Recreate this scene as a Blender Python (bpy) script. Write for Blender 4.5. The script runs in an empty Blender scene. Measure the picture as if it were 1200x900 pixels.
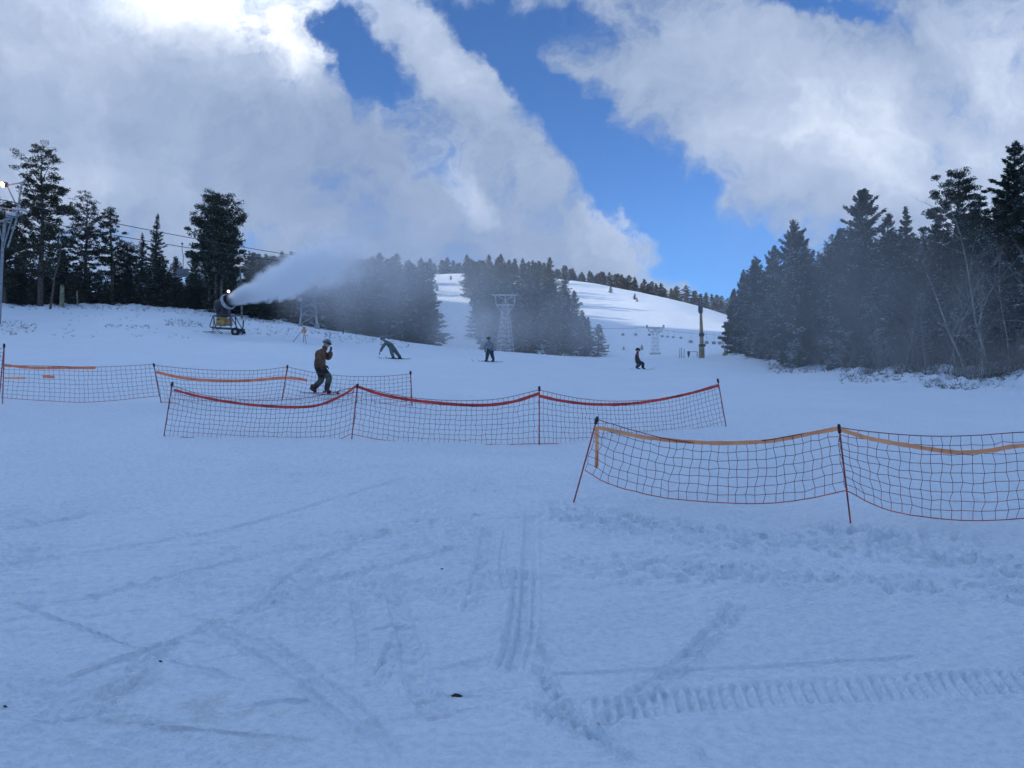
import bpy, bmesh, math, random
import numpy as np
from mathutils import Vector, Matrix, Euler

# ------------------------------------------------------------------ camera, sky, sun
sc = bpy.context.scene
COL = sc.collection
HAZE = True
random.seed(7)
CAMZ = 2.0
F = 920.0; PITCH = math.atan(20.0/F)
cam = bpy.data.cameras.new('camera')
cam.sensor_width = 36.0; cam.lens = 36.0*F/1200.0
cam.clip_start = 0.05; cam.clip_end = 5000
camo = bpy.data.objects.new('camera', cam); COL.objects.link(camo)
camo.location = (0, 0, CAMZ); camo.rotation_euler = (math.pi/2 + PITCH, 0, 0)
sc.camera = camo
sc.render.resolution_x = 1024; sc.render.resolution_y = 768
sc.view_settings.view_transform = 'Standard'
sc.view_settings.look = 'None'
sc.view_settings.gamma = 1.0
sc.view_settings.use_curve_mapping = False
sc.view_settings.exposure = 0.20
cy = sc.cycles
cy.use_denoising = True
cy.max_bounces = 10; cy.diffuse_bounces = 3; cy.glossy_bounces = 2
cy.transparent_max_bounces = 8; cy.volume_bounces = 8
cy.volume_step_rate = 0.7; cy.volume_max_steps = 160
cy.caustics_reflective = False; cy.caustics_refractive = False

SUN_AZ = math.radians(-106.0); SUN_EL = math.radians(20.0)
SD = Vector((math.sin(SUN_AZ)*math.cos(SUN_EL), math.cos(SUN_AZ)*math.cos(SUN_EL), math.sin(SUN_EL)))
sun = bpy.data.lights.new('sun', 'SUN'); sun.energy = 5.0; sun.angle = math.radians(0.5)
sun.color = (1.0, 0.90, 0.76)
suno = bpy.data.objects.new('sun', sun); COL.objects.link(suno)
suno.rotation_euler = SD.to_track_quat('Z', 'Y').to_euler()
suno.location = (-60, -10, 80)

class NT:
    def __init__(s, nt): s.t = nt
    def n(s, typ, **kw):
        nd = s.t.nodes.new(typ)
        for k, v in kw.items(): setattr(nd, k, v)
        return nd
    def link(s, a, b): s.t.links.new(a, b)
    def setin(s, sock, v):
        if hasattr(v, 'is_output') or isinstance(v, bpy.types.NodeSocket): s.link(v, sock)
        else: sock.default_value = v
    def m(s, op, a, b=0.0, c=None, clamp=False):
        nd = s.n('ShaderNodeMath', operation=op, use_clamp=clamp)
        s.setin(nd.inputs[0], a); s.setin(nd.inputs[1], b)
        if c is not None: s.setin(nd.inputs[2], c)
        return nd.outputs[0]
    def sstep(s, v, a, b):
        nd = s.n('ShaderNodeMapRange', interpolation_type='SMOOTHSTEP')
        s.setin(nd.inputs['Value'], v); nd.inputs['From Min'].default_value = a; nd.inputs['From Max'].default_value = b
        return nd.outputs['Result']
    def noise(s, vec, scale, detail=4, rough=0.5, dist=0.0, col=False):
        nd = s.n('ShaderNodeTexNoise'); s.link(vec, nd.inputs['Vector'])
        nd.inputs['Scale'].default_value = scale; nd.inputs['Detail'].default_value = detail
        nd.inputs['Roughness'].default_value = rough; nd.inputs['Distortion'].default_value = dist
        return nd.outputs['Color' if col else 'Fac']
    def mixc(s, f, a, b, blend='MIX'):
        nd = s.n('ShaderNodeMix', data_type='RGBA', blend_type=blend)
        s.setin(nd.inputs[0], f); s.setin(nd.inputs[6], a); s.setin(nd.inputs[7], b)
        return nd.outputs[2]

def rgba(c): return (c[0], c[1], c[2], 1.0)

def build_world():
    w = bpy.data.worlds.new('World'); sc.world = w; w.use_nodes = True
    t = w.node_tree; t.nodes.clear(); N = NT(t)
    out = N.n('ShaderNodeOutputWorld')
    sky = N.n('ShaderNodeTexSky', sky_type='NISHITA')
    sky.sun_disc = False; sky.sun_elevation = SUN_EL; sky.sun_rotation = SUN_AZ
    sky.altitude = 2300; sky.air_density = 1.0; sky.dust_density = 0.3; sky.ozone_density = 2.5
    bg1 = N.n('ShaderNodeBackground'); bg1.inputs['Strength'].default_value = 0.15
    skc = N.mixc(1.0, sky.outputs['Color'], (0.30, 0.65, 1.04, 1), 'MULTIPLY')
    N.link(skc, bg1.inputs['Color'])
    tc = N.n('ShaderNodeTexCoord'); d = tc.outputs['Generated']
    sep = N.n('ShaderNodeSeparateXYZ'); N.link(d, sep.inputs[0])
    X, Y, Z = sep.outputs
    Ys = N.m('MAXIMUM', Y, 0.08)
    u = N.m('DIVIDE', X, Ys); v = N.m('DIVIDE', Z, Ys)
    # cloud layout in real directions (tangent of azimuth, tangent of elevation)
    comb = N.n('ShaderNodeCombineXYZ'); N.link(u, comb.inputs[0]); N.link(v, comb.inputs[1])
    wn = N.noise(comb.outputs[0], 3.2, 5, 0.55, col=True)
    sub = N.n('ShaderNodeVectorMath', operation='SUBTRACT'); N.link(wn, sub.inputs[0]); sub.inputs[1].default_value = (0.5, 0.5, 0.5)
    scl = N.n('ShaderNodeVectorMath', operation='SCALE'); N.link(sub.outputs[0], scl.inputs[0]); scl.inputs['Scale'].default_value = 0.20
    wn2 = N.noise(comb.outputs[0], 13.0, 6, 0.62, col=True)
    sub2 = N.n('ShaderNodeVectorMath', operation='SUBTRACT'); N.link(wn2, sub2.inputs[0]); sub2.inputs[1].default_value = (0.5, 0.5, 0.5)
    scl2 = N.n('ShaderNodeVectorMath', operation='SCALE'); N.link(sub2.outputs[0], scl2.inputs[0]); scl2.inputs['Scale'].default_value = 0.085
    add0 = N.n('ShaderNodeVectorMath', operation='ADD'); N.link(comb.outputs[0], add0.inputs[0]); N.link(scl2.outputs[0], add0.inputs[1])
    add = N.n('ShaderNodeVectorMath', operation='ADD'); N.link(add0.outputs[0], add.inputs[0]); N.link(scl.outputs[0], add.inputs[1])
    wp = add.outputs[0]
    sp2 = N.n('ShaderNodeSeparateXYZ'); N.link(wp, sp2.inputs[0]); U, V = sp2.outputs[0], sp2.outputs[1]
    def blob(px, py, sx, sy, ang, amp):
        # px,py in photograph-sized units only to read off the direction of each gap
        cu, cv = (px-600)/F, (470-py)/F
        a = math.radians(ang); ca, sa = math.cos(a), math.sin(a)
        du = N.m('SUBTRACT', U, cu); dv = N.m('SUBTRACT', V, cv)
        p = N.m('ADD', N.m('MULTIPLY', du, ca*F/sx), N.m('MULTIPLY', dv, -sa*F/sx))
        q = N.m('ADD', N.m('MULTIPLY', du, sa*F/sy), N.m('MULTIPLY', dv, ca*F/sy))
        r2 = N.m('ADD', N.m('MULTIPLY', p, p), N.m('MULTIPLY', q, q))
        return N.m('MULTIPLY', N.m('EXPONENT', N.m('MULTIPLY', r2, -1.0)), amp)
    gaps = [(385, 30, 60, 40, 50, -1.0), (430, 90, 62, 32, 42, -1.2), (535, 8, 60, 26, 25, -0.9), (600, 45, 60, 40, 60, -1.15), (655, 125, 80, 40, 55, -0.9), (725, 195, 85, 42, 48, -1.1),
            (800, 255, 90, 50, 40, -1.2), (870, 300, 110, 42, 5, -1.1), (905, 4, 50, 16, 0, -0.75), (985, 2, 60, 10, 0, -0.6), (650, 20, 40, 30, 0, -0.45),
            (300, 268, 60, 18, 10, -0.6), (500, 200, 55, 20, 40, -0.35), (315, 112, 45, 20, 40, -0.5), (790, 10, 70, 20, 0, -0.2),
            (520, 70, 90, 34, 42, 0.6), (440, 190, 120, 40, 20, 0.3), (600, 300, 260, 22, 5, 0.2), (735, 272, 45, 34, 40, 0.6), (1000, 150, 260, 120, 0, 0.4), (150, 150, 260, 130, 0, 0.5)]
    f = None
    for g in gaps:
        b = blob(*g); f = b if f is None else N.m('ADD', f, b)
    n1 = N.noise(wp, 5.0, 10, 0.62)
    n2 = N.noise(wp, 16.0, 8, 0.66)
    f = N.m('ADD', N.m('ADD', f, 0.62), N.m('ADD', N.m('MULTIPLY', N.m('SUBTRACT', n1, 0.5), 2.1), N.m('MULTIPLY', N.m('SUBTRACT', n2, 0.5), 1.4)))
    front = N.sstep(f, -0.05, 0.72)
    # the rest of the sky (above and behind): mostly open blue with thin cloud
    nb = N.noise(d, 2.2, 6, 0.55)
    back = N.m('MULTIPLY', N.sstep(nb, 0.40, 0.65), 0.8)
    fm = N.m('MULTIPLY', N.sstep(Y, 0.3, 0.55), N.m('SUBTRACT', 1.0, N.sstep(v, 0.62, 1.0)))
    cov = N.m('ADD', N.m('MULTIPLY', front, fm), N.m('MULTIPLY', back, N.m('SUBTRACT', 1.0, fm)), clamp=True)
    cov = N.m('MULTIPLY', cov, 0.96)
    # how thin / lit each cloud is
    lit = [(215, 20, 110, 55, 10, 0.75), (30, 60, 100, 70, 0, 0.28), (330, 50, 60, 70, 50, 0.55), (510, 60, 90, 40, 45, 0.42), (960, 130, 170, 90, 20, 0.26), (845, 185, 50, 60, 40, 0.2),
           (1190, 60, 70, 90, 0, 0.35), (1100, 180, 160, 80, 0, 0.22), (530, 212, 45, 20, 40, 0.34), (740, 268, 45, 22, 40, 0.34), (90, 215, 90, 50, 0, 0.24), (260, 170, 200, 30, 5, -0.06), (470, 270, 200, 40, 5, -0.08)]
    g = None
    for l in lit:
        b = blob(*l); g = b if g is None else N.m('ADD', g, b)
    g = N.m('ADD', N.m('ADD', g, 0.30), N.m('ADD', N.m('MULTIPLY', N.m('SUBTRACT', n1, 0.5), 0.85), N.m('MULTIPLY', N.m('SUBTRACT', n2, 0.5), 0.45)), clamp=True)
    g = N.m('ADD', N.m('MULTIPLY', g, fm), N.m('MULTIPLY', N.m('SUBTRACT', 1.0, fm), 0.80))
    rmp = N.n('ShaderNodeValToRGB'); N.link(g, rmp.inputs[0])
    e = rmp.color_ramp.elements
    e[0].position = 0.0; e[0].color = (0.155, 0.225, 0.39, 1)
    e[1].position = 1.0; e[1].color = (0.95, 0.97, 1.0, 1)
    for p, c in ((0.3, (0.27, 0.345, 0.50)), (0.6, (0.44, 0.51, 0.66)), (0.82, (0.68, 0.73, 0.84))):
        k = e.new(p); k.color = rgba(c)
    bg2 = N.n('ShaderNodeBackground')
    glare = blob(200, -200, 200, 92, 4, 30.0)      # added sky glare above the frame, side-lighting the snow like sun through cloud
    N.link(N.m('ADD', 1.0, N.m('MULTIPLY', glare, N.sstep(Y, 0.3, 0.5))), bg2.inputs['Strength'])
    tint = N.mixc(fm, (0.80, 0.98, 1.13, 1), (0.97, 1.0, 1.02, 1))
    N.link(N.mixc(1.0, rmp.outputs[0], tint, 'MULTIPLY'), bg2.inputs['Color'])
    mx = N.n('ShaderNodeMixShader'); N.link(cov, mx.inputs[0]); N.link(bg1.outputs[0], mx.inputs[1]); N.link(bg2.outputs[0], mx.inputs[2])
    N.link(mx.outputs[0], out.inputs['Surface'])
build_world()

# ------------------------------------------------------------------ tags and mesh helpers
def tag(o, label=None, cat=None, group=None, kind=None):
    if label: o['label'] = label
    if cat: o['category'] = cat
    if group: o['group'] = group
    if kind: o['kind'] = kind
    return o
def empty(name, loc, rz=0.0):
    o = bpy.data.objects.new(name, None); COL.objects.link(o)
    o.location = loc; o.rotation_euler = (0, 0, rz); o.empty_display_size = 0.2
    return o
def np_mesh(name, V, faces, smooth=False):
    """V (n,3); faces (m,k) array with k = 3 or 4"""
    me = bpy.data.meshes.new(name)
    V = np.asarray(V, dtype=np.float32); faces = np.asarray(faces, dtype=np.int32)
    k = faces.shape[1]
    me.vertices.add(len(V)); me.vertices.foreach_set('co', V.ravel())
    me.loops.add(faces.size); me.loops.foreach_set('vertex_index', faces.ravel())
    me.polygons.add(len(faces)); me.polygons.foreach_set('loop_start', np.arange(0, faces.size, k, dtype=np.int32))
    me.polygons.foreach_set('loop_total', np.full(len(faces), k, dtype=np.int32))
    if smooth: me.polygons.foreach_set('use_smooth', np.ones(len(faces), dtype=bool))
    me.update(calc_edges=True)
    return me
def link(name, me, mat=None, parent=None, loc=None):
    o = bpy.data.objects.new(name, me); COL.objects.link(o)
    if mat is not None:
        if len(me.materials) == 0: me.materials.append(mat)
    if parent is not None: o.parent = parent
    if loc is not None: o.location = loc
    return o

class MB:
    """collects tubes, boxes and strips (world or local coordinates) into one mesh"""
    def __init__(s): s.v = []; s.f = []
    def _ring(s, c, a, b, r, n, rb=None):
        i0 = len(s.v); rb = r if rb is None else rb
        for k in range(n):
            t = 2*math.pi*k/n
            s.v.append(tuple(c + a*(r*math.cos(t)) + b*(rb*math.sin(t))))
        return i0
    def path(s, pts, rad, n=6, cap=True):
        pts = [Vector(p) for p in pts]
        if not hasattr(rad, '__len__'): rad = [rad]*len(pts)
        prev = None; ref = None
        for i, p in enumerate(pts):
            d = (pts[min(i+1, len(pts)-1)] - pts[max(i-1, 0)])
            if d.length < 1e-9: d = Vector((0, 0, 1))
            d.normalize()
            if ref is None:
                ref = Vector((0, 0, 1)) if abs(d.z) < 0.9 else Vector((1, 0, 0))
                a = d.cross(ref).normalized()
            else:
                a = (a - d*a.dot(d)); a = a.normalized() if a.length > 1e-6 else d.orthogonal().normalized()
            b = d.cross(a)
            i0 = s._ring(p, a, b, rad[i], n)
            if prev is not None:
                for k in range(n):
                    s.f.append((prev+k, prev+(k+1) % n, i0+(k+1) % n, i0+k))
            elif cap: s.f.append(tuple(reversed(range(i0, i0+n))))
            prev = i0
        if cap: s.f.append(tuple(range(prev, prev+n)))
        return s
    def tube(s, p0, p1, r0, r1=None, n=8): return s.path([p0, p1], [r0, r0 if r1 is None else r1], n)
    def box(s, c, size, rot=None, bev=0.0):
        c = Vector(c); hx, hy, hz = (q/2 for q in size)
        R = rot if rot is not None else Matrix.Identity(3)
        if bev <= 0:
            i0 = len(s.v)
            for x in (-hx, hx):
                for y in (-hy, hy):
                    for z in (-hz, hz): s.v.append(tuple(c + R @ Vector((x, y, z))))
            for q in ((0, 1, 3, 2), (4, 6, 7, 5), (0, 4, 5, 1), (2, 3, 7, 6), (0, 2, 6, 4), (1, 5, 7, 3)): s.f.append(tuple(i0+k for k in q))
            return s
        bm = bmesh.new(); bmesh.ops.create_cube(bm, size=1.0)
        for v in bm.verts: v.co = Vector((v.co.x*size[0], v.co.y*size[1], v.co.z*size[2]))
        bmesh.ops.bevel(bm, geom=bm.edges[:], offset=bev, segments=2, affect='EDGES', profile=0.6)
        i0 = len(s.v); bm.verts.index_update()
        for v in bm.verts: s.v.append(tuple(c + R @ v.co))
        for f in bm.faces: s.f.append(tuple(i0+v.index for v in f.verts))
        bm.free(); return s
    def lathe(s, c, axis, prof, n=24):
        """prof: list of (t along axis, radius)"""
        c = Vector(c); ax = Vector(axis).normalized(); a = ax.orthogonal().normalized(); b = ax.cross(a); prev = None; first = None
        for t, r in prof:
            i0 = s._ring(c+ax*t, a, b, max(r, 1e-4), n)
            if prev is not None:
                for k in range(n): s.f.append((prev+k, prev+(k+1) % n, i0+(k+1) % n, i0+k))
            else: first = i0
            prev = i0
        return s
    def build(s, name, mat, parent=None, smooth=True, origin=None):
        me = bpy.data.meshes.new(name)
        v = s.v
        if origin is not None: v = [(x-origin[0], y-origin[1], z-origin[2]) for x, y, z in v]
        me.from_pydata(v, [], s.f); me.update()
        if smooth:
            me.polygons.foreach_set('use_smooth', [len(p.vertices) <= 4 for p in me.polygons])
            try: me.set_sharp_from_angle(angle=math.radians(40))
            except Exception: pass
        return link(name, me, mat, parent)

# directions and points of the place as seen from where the photograph was taken
def P(px, py, depth):
    a = (450-py)/F
    dy, dz = math.cos(PITCH) - a*math.sin(PITCH), math.sin(PITCH) + a*math.cos(PITCH)
    k = depth/dy
    return Vector(((px-600)/F*k, depth, CAMZ + dz*k))

# ------------------------------------------------------------------ numpy noise
def _hash(ix, iy, seed):
    h = (ix.astype(np.int64)*374761393 + iy.astype(np.int64)*668265263 + seed*1442695041) & 0x7fffffff
    h = ((h ^ (h >> 13))*1274126177) & 0x7fffffff
    return ((h ^ (h >> 16)) & 0xffff)/65535.0
def vnoise(x, y, seed=0):
    ix = np.floor(x).astype(np.int64); iy = np.floor(y).astype(np.int64)
    fx = x-ix; fy = y-iy; fx = fx*fx*fx*(fx*(fx*6-15)+10); fy = fy*fy*fy*(fy*(fy*6-15)+10)
    a = _hash(ix, iy, seed); b = _hash(ix+1, iy, seed); c = _hash(ix, iy+1, seed); d = _hash(ix+1, iy+1, seed)
    return (a*(1-fx)+b*fx)*(1-fy) + (c*(1-fx)+d*fx)*fy - 0.5
def fbm(x, y, octs=4, seed=0, gain=0.5):
    t = 0; a = 1.0
    for o in range(octs):
        c, s_ = math.cos(o*1.1+.3), math.sin(o*1.1+.3)
        t = t + a*vnoise((x*c-y*s_)*2**o, (x*s_+y*c)*2**o, seed+o*17); a *= gain
    return t
def sst(v, a, b):
    t = np.clip((v-a)/(b-a), 0, 1); return t*t*(3-2*t)

# ------------------------------------------------------------------ terrain
def _cols():
    near = [(0.5, -2.0), (3, -2.0), (5, -1.93), (7, -1.78)]
    T = {
     0: [(9.7, 615), (18, 520), (24, 474), (36, 425), (50, 394), (62, 373), (72, 362), (85, 359), (110, 354), (200, 350), (300, 345), (450, 345)],
     150: [(9.7, 615), (18, 518), (24, 473), (36, 430), (50, 397), (64, 369), (74, 359), (85, 357), (110, 352), (200, 343), (300, 335), (450, 338)],
     265: [(9.7, 615), (18, 516), (24, 470), (36, 429), (55, 393), (68, 373), (78, 366), (90, 366), (120, 362), (200, 340), (300, 318), (330, 316), (450, 330)],
     360: [(9.7, 615), (18, 514), (24, 465), (36, 430), (47, 409), (60, 393), (74, 383), (85, 383), (120, 376), (200, 345), (300, 322), (330, 320), (450, 335)],
     450: [(9.7, 615), (18, 516), (24, 467), (36, 438), (46, 421), (56, 406), (66, 397), (74, 396), (85, 400), (120, 392), (200, 355), (310, 322), (450, 335)],
     510: [(9.7, 615), (18, 517), (24, 472), (36, 440), (47, 421), (58, 409), (64, 406), (74, 408), (90, 412), (120, 407), (200, 365), (320, 320), (345, 319), (450, 335)],
     600: [(9.7, 615), (18, 516), (24, 480), (36, 442), (47, 423), (58, 413), (64, 412), (74, 416), (90, 420), (120, 412), (200, 370), (320, 320), (345, 319), (450, 335)],
     700: [(9.7, 615), (18, 516), (24, 485), (36, 450), (48, 431), (58, 421), (66, 420), (80, 425), (100, 422), (120, 413), (200, 375), (300, 334), (330, 330), (450, 350)],
     760: [(9.7, 614), (18, 512), (24, 485), (36, 450), (48, 432), (60, 421), (75, 419), (100, 416), (120, 410), (200, 383), (270, 352), (315, 341), (450, 365)],
     840: [(9.7, 614), (19, 503), (24, 480), (36, 448), (48, 432), (60, 423), (75, 419), (100, 414), (120, 408), (180, 390), (250, 372), (310, 361), (450, 385)],
     930: [(9.7, 614), (19, 506), (24, 484), (36, 454), (48, 438), (56, 429), (64, 419), (80, 407), (120, 398), (240, 395), (450, 405)],
     1000: [(9.7, 614), (19, 510), (24, 487), (34, 459), (41, 445), (45, 434), (60, 414), (80, 400), (120, 385), (240, 380), (450, 390)],
     1100: [(9.7, 614), (19, 512), (24, 490), (33, 462), (38, 451), (42, 438), (55, 412), (80, 390), (120, 375), (240, 370), (450, 380)],
     1200: [(9.7, 616), (19, 513), (24, 490), (31, 468), (35, 457), (39, 442), (52, 412), (80, 385), (120, 365), (240, 360), (450, 370)]}
    cols = []
    for px, L in T.items():
        th = math.atan((px-600)/F); c = math.cos(th)
        pr = [(r, z) for r, z in near]
        for d, y in L:
            p = P(px, y, d); pr.append((d/c, p.z-CAMZ))
        cols.append((math.degrees(th), pr))
    E = [(-180, [(0.5, -2), (10, -2.2), (50, -5), (100, -10), (400, -40), (800, -60)]),
         (-90, [(0.5, -2), (10, -1.6), (24, -1), (50, 1), (100, 6), (200, 15), (400, 20), (800, 10)]),
         (-50, [(0.5, -2), (10, -1.5), (24, 0), (50, 4), (75, 8.5), (150, 18), (300, 35), (450, 40), (800, 30)]),
         (50, [(0.5, -2), (10, -1.5), (24, -.2), (34, .8), (50, 6), (100, 18), (300, 45), (800, 40)]),
         (90, [(0.5, -2), (10, -1.7), (30, -.5), (60, 6), (200, 25), (800, 30)]),
         (180, [(0.5, -2), (10, -2.2), (50, -5), (100, -10), (400, -40), (800, -60)])]
    return sorted(cols+E, key=lambda c: c[0])
TH = np.linspace(-180, 180, 721); LR = np.linspace(math.log(0.5), math.log(800), 300)
def _grid():
    cols = _cols()
    A = np.array([c[0] for c in cols])
    M = np.array([np.interp(np.exp(LR), [p[0] for p in c[1]], [p[1] for p in c[1]]) for c in cols])
    G = np.array([[0.0]*len(LR)]*len(TH))
    for j in range(len(LR)): G[:, j] = np.interp(TH, A, M[:, j])
    def sm(G, s, ax):
        k = np.exp(-0.5*(np.arange(-3*s, 3*s+1)/s)**2); k /= k.sum()
        pad = [(0, 0), (0, 0)]; pad[ax] = (3*s, 3*s)
        Gp = np.pad(G, pad, mode='edge')
        return np.apply_along_axis(lambda v: np.convolve(v, k, 'valid'), ax, Gp)
    return sm(sm(G, 2, 1), 4, 0)
GR = _grid()
def base_z(x, y):
    x = np.asarray(x, dtype=float); y = np.asarray(y, dtype=float)
    r = np.hypot(x, y); th = np.degrees(np.arctan2(x, y))
    a = np.clip((th+180)/0.5, 0, len(TH)-1.001); b = np.clip((np.log(np.maximum(r, 0.5))-LR[0])/(LR[1]-LR[0]), 0, len(LR)-1.001)
    i = a.astype(int); j = b.astype(int); fa = a-i; fb = b-j
    z = (GR[i, j]*(1-fa)+GR[i+1, j]*fa)*(1-fb) + (GR[i, j+1]*(1-fa)+GR[i+1, j+1]*fa)*fb
    # added unseen hill left of the frame, put there to shade the whole valley
    H = np.interp(y, [-800, -300, 0, 100, 150, 250, 290, 340, 390], [60, 135, 150, 118, 103, 98, 84, 25, 0])
    H = H*(1+0.05*fbm(x/45, y/45, 3, 5)) - 13*np.exp(-((y-195)/32.0)**2)
    z = z + H*np.exp(-((x+300)/85.0)**2)
    return z + CAMZ
def gz(x, y): return float(base_z(x, y))
def hit(px, py, y0=2.5, y1=420):
    """where the line of sight through this place of the photograph meets the ground"""
    d = y0; step = 0.05
    while d < y1:
        p = P(px, py, d)
        if p.z <= gz(p.x, p.y): return p
        d += step; step *= 1.01
    return P(px, py, y1)
def on(px, d):
    x = (px-600)/F*d
    return Vector((x, d, gz(x, d)))

def seg_dist(X, Y, pts):
    """distance to a polyline, distance along it, signed side"""
    best = np.full(X.shape, 1e9); along = np.zeros(X.shape); side = np.zeros(X.shape); L = 0
    for (ax, ay), (bx, by) in zip(pts[:-1], pts[1:]):
        dx, dy = bx-ax, by-ay; l2 = dx*dx+dy*dy; l = math.sqrt(l2)
        t = np.clip(((X-ax)*dx+(Y-ay)*dy)/l2, 0, 1)
        qx, qy = X-(ax+t*dx), Y-(ay+t*dy); d = np.hypot(qx, qy)
        m = d < best
        best = np.where(m, d, best); along = np.where(m, L+t*l, along)
        side = np.where(m, np.sign(qx*dy-qy*dx)*d, side); L += l
    return best, along, side, L
_GP = {}
def gpath(pix):
    k = str(pix)
    if k not in _GP: _GP[k] = _gpath(pix)
    return _GP[k]
def _gpath(pix):
    P2 = [hit(a, b, 2.6) for a, b in pix]; P2 = [(p.x, p.y) for p in P2]
    if len(P2) < 3: return P2
    out = []
    for i in range(len(P2)-1):
        p0 = P2[max(i-1, 0)]; p1 = P2[i]; p2 = P2[i+1]; p3 = P2[min(i+2, len(P2)-1)]
        for k in range(5):
            t = k/5
            out.append(tuple(0.5*((2*p1[j])+(-p0[j]+p2[j])*t+(2*p0[j]-5*p1[j]+4*p2[j]-p3[j])*t*t+(-p0[j]+3*p1[j]-3*p2[j]+p3[j])*t**3) for j in (0, 1)))
    out.append(P2[-1]); return out

def snow_detail(X, Y):
    R = np.hypot(X, Y)
    z = 0.0*X
    z += 0.035*fbm(X/1.7, Y/1.7, 4, 3)*sst(R, 1, 5)
    z += 0.22*fbm(X/14, Y/14, 3, 9)*sst(R, 26, 60)
    far = sst(R, 120, 220)
    z += far*(0.45*fbm(X/16, Y/16, 4, 21))
    # chopped-up snow on the left and bottom of the run
    chop = sst(fbm(X/1.3+4, Y/1.3, 3, 31), -0.12, 0.3)*(0.15+0.85*(1-sst(X, -0.2, 0.9))*1.0 + 0.4*sst(R, 9, 14)*sst(X, -0.2, 0.9))*(1-sst(R, 13, 26)*0.6)
    z += chop*(0.030*fbm(X/0.08, Y/0.08, 3, 41, 0.62) + 0.018*fbm(X/0.3, Y/0.3, 3, 44))
    z += chop*0.012*sst(1-np.abs(fbm(X/0.42+9, Y/0.42, 4, 46))*5, 0.2, 1.0)*(R < 30)
    # scraped sheets drawn out across the slope
    ca, sa = math.cos(0.35), math.sin(0.35)
    z += 0.030*fbm((X*ca+Y*sa)/1.1, (-X*sa+Y*ca)/0.13, 4, 51, 0.6)*sst(R, 4, 8)*(1-sst(R, 22, 36))
    near = R < 34
    def track(pix, w, depth, rim=0.4, rough=0.0, soft=0.25):
        nonlocal z
        depth = depth*0.85; w = w*0.85
        pts = gpath(pix)
        xs = [p[0] for p in pts]; ys = [p[1] for p in pts]
        m = near & (X > min(xs)-4*w) & (X < max(xs)+4*w) & (Y > min(ys)-4*w) & (Y < max(ys)+4*w)
        if not m.any(): return
        x, y = X[m], Y[m]
        d, al, sd, L = seg_dist(x, y, pts)
        sf = min(soft*1.2, L*.45); fade = sst(al, 0, sf)*(1-sst(al, L-sf, L))
        t = d/w
        prof = -depth*(1-sst(t, 0.72, 1.0)) + rim*depth*np.exp(-((t-1.18)/0.2)**2)*(1+1.2*fbm(x/0.08, y/0.08, 2, 66))
        if rough: prof = prof*(1+rough*3*fbm(x/0.10, y/0.10, 3, 61)) + rough*0.028*fbm(x/0.05, y/0.05, 3, 63)*(t < 1.6)
        z[m] += prof*fade
    # snowboard and ski tracks
    track([(622, 602), (620, 680), (616, 740), (600, 800)], 0.10, 0.035, 0.5)
    track([(612, 660), (606, 730), (592, 792)], 0.10, 0.045, 0.6)
    track([(572, 615), (563, 670), (548, 720)], 0.09, 0.030, 0.5, 0.5)
    track([(594, 615), (588, 670), (604, 712)], 0.04, 0.018, 0.5)
    track([(452, 672), (468, 715), (480, 760), (488, 800), (525, 850)], 0.11, 0.035, 0.4, 0.3)
    track([(414, 700), (424, 750), (424, 790)], 0.06, 0.028, 0.4)
    track([(470, 740), (445, 790), (428, 815)], 0.06, 0.03, 0.4, 0.6)
    track([(622, 738), (646, 785)], 0.03, 0.03, 0.5)
    track([(625, 770), (650, 815), (690, 862)], 0.06, 0.045, 0.3, 0.8)
    track([(600, 815), (650, 840), (720, 875), (760, 905)], 0.05, 0.035, 0.6, 0.8)
    track([(870, 700), (840, 740), (790, 785), (735, 820), (712, 850), (708, 870)], 0.07, 0.022, 1.1, 0.4)
    track([(812, 868), (832, 898)], 0.02, 0.02, 0.5)
    track([(600, 793), (760, 784), (900, 780), (1100, 772)], 0.035, 0.014, 0.4)
    track([(188, 780), (140, 825)], 0.06, 0.03, 0.6)
    track([(225, 745), (180, 765), (120, 785), (60, 812)], 0.05, 0.025, 0.5)
    track([(120, 600), (60, 612), (-20, 625)], 0.07, 0.035, 0.6)
    track([(590, 602), (500, 615), (420, 640), (350, 675), (300, 720)], 0.08, 0.025, 0.5, 0.3)
    track([(480, 560), (380, 590), (250, 625), (100, 650), (-30, 670)], 0.07, 0.022, 0.5, 0.2)
    track([(560, 640), (470, 660), (330, 700), (200, 760), (90, 850)], 0.07, 0.020, 0.5, 0.4)
    track([(230, 730), (330, 790), (440, 880)], 0.05, 0.018, 0.6, 0.3)
    track([(300, 740), (420, 830), (470, 905)], 0.05, 0.018, 0.6, 0.3)
    track([(0, 720), (160, 690), (330, 650), (480, 620)], 0.06, 0.020, 0.5, 0.3)
    track([(20, 560), (180, 540), (330, 545)], 0.09, 0.02, 0.5)
    track([(330, 560), (470, 548), (600, 552), (740, 570)], 0.09, 0.02, 0.5)
    rr = random.Random(78)
    for k in range(60):
        x0 = rr.uniform(-140, 640); y0 = rr.uniform(560, 880); L_ = rr.uniform(140, 380)
        a = rr.gauss(-.16, .10) if rr.random() < .85 else rr.gauss(.5, .16)
        x1 = x0+L_*math.cos(a); y1 = y0+L_*math.sin(a)*.8
        if not (540 < y1 < 905) or (x1 > 640 and y1 > 560): continue
        track([(x0, y0), ((x0+x1)/2, (y0+y1)/2+rr.uniform(-9, 9)), (x1, y1)], rr.uniform(.012, .035), rr.uniform(.005, .013), .8, .15, 1.2)
    # belt tread printed by the snow machine
    pts = gpath([(560, 846), (690, 832), (830, 820), (1010, 811), (1200, 803), (1320, 798)])
    m = near & (Y < 8) & (X > -1.5)
    d, al, sd, L = seg_dist(X[m], Y[m], pts)
    w = 0.175
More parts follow.
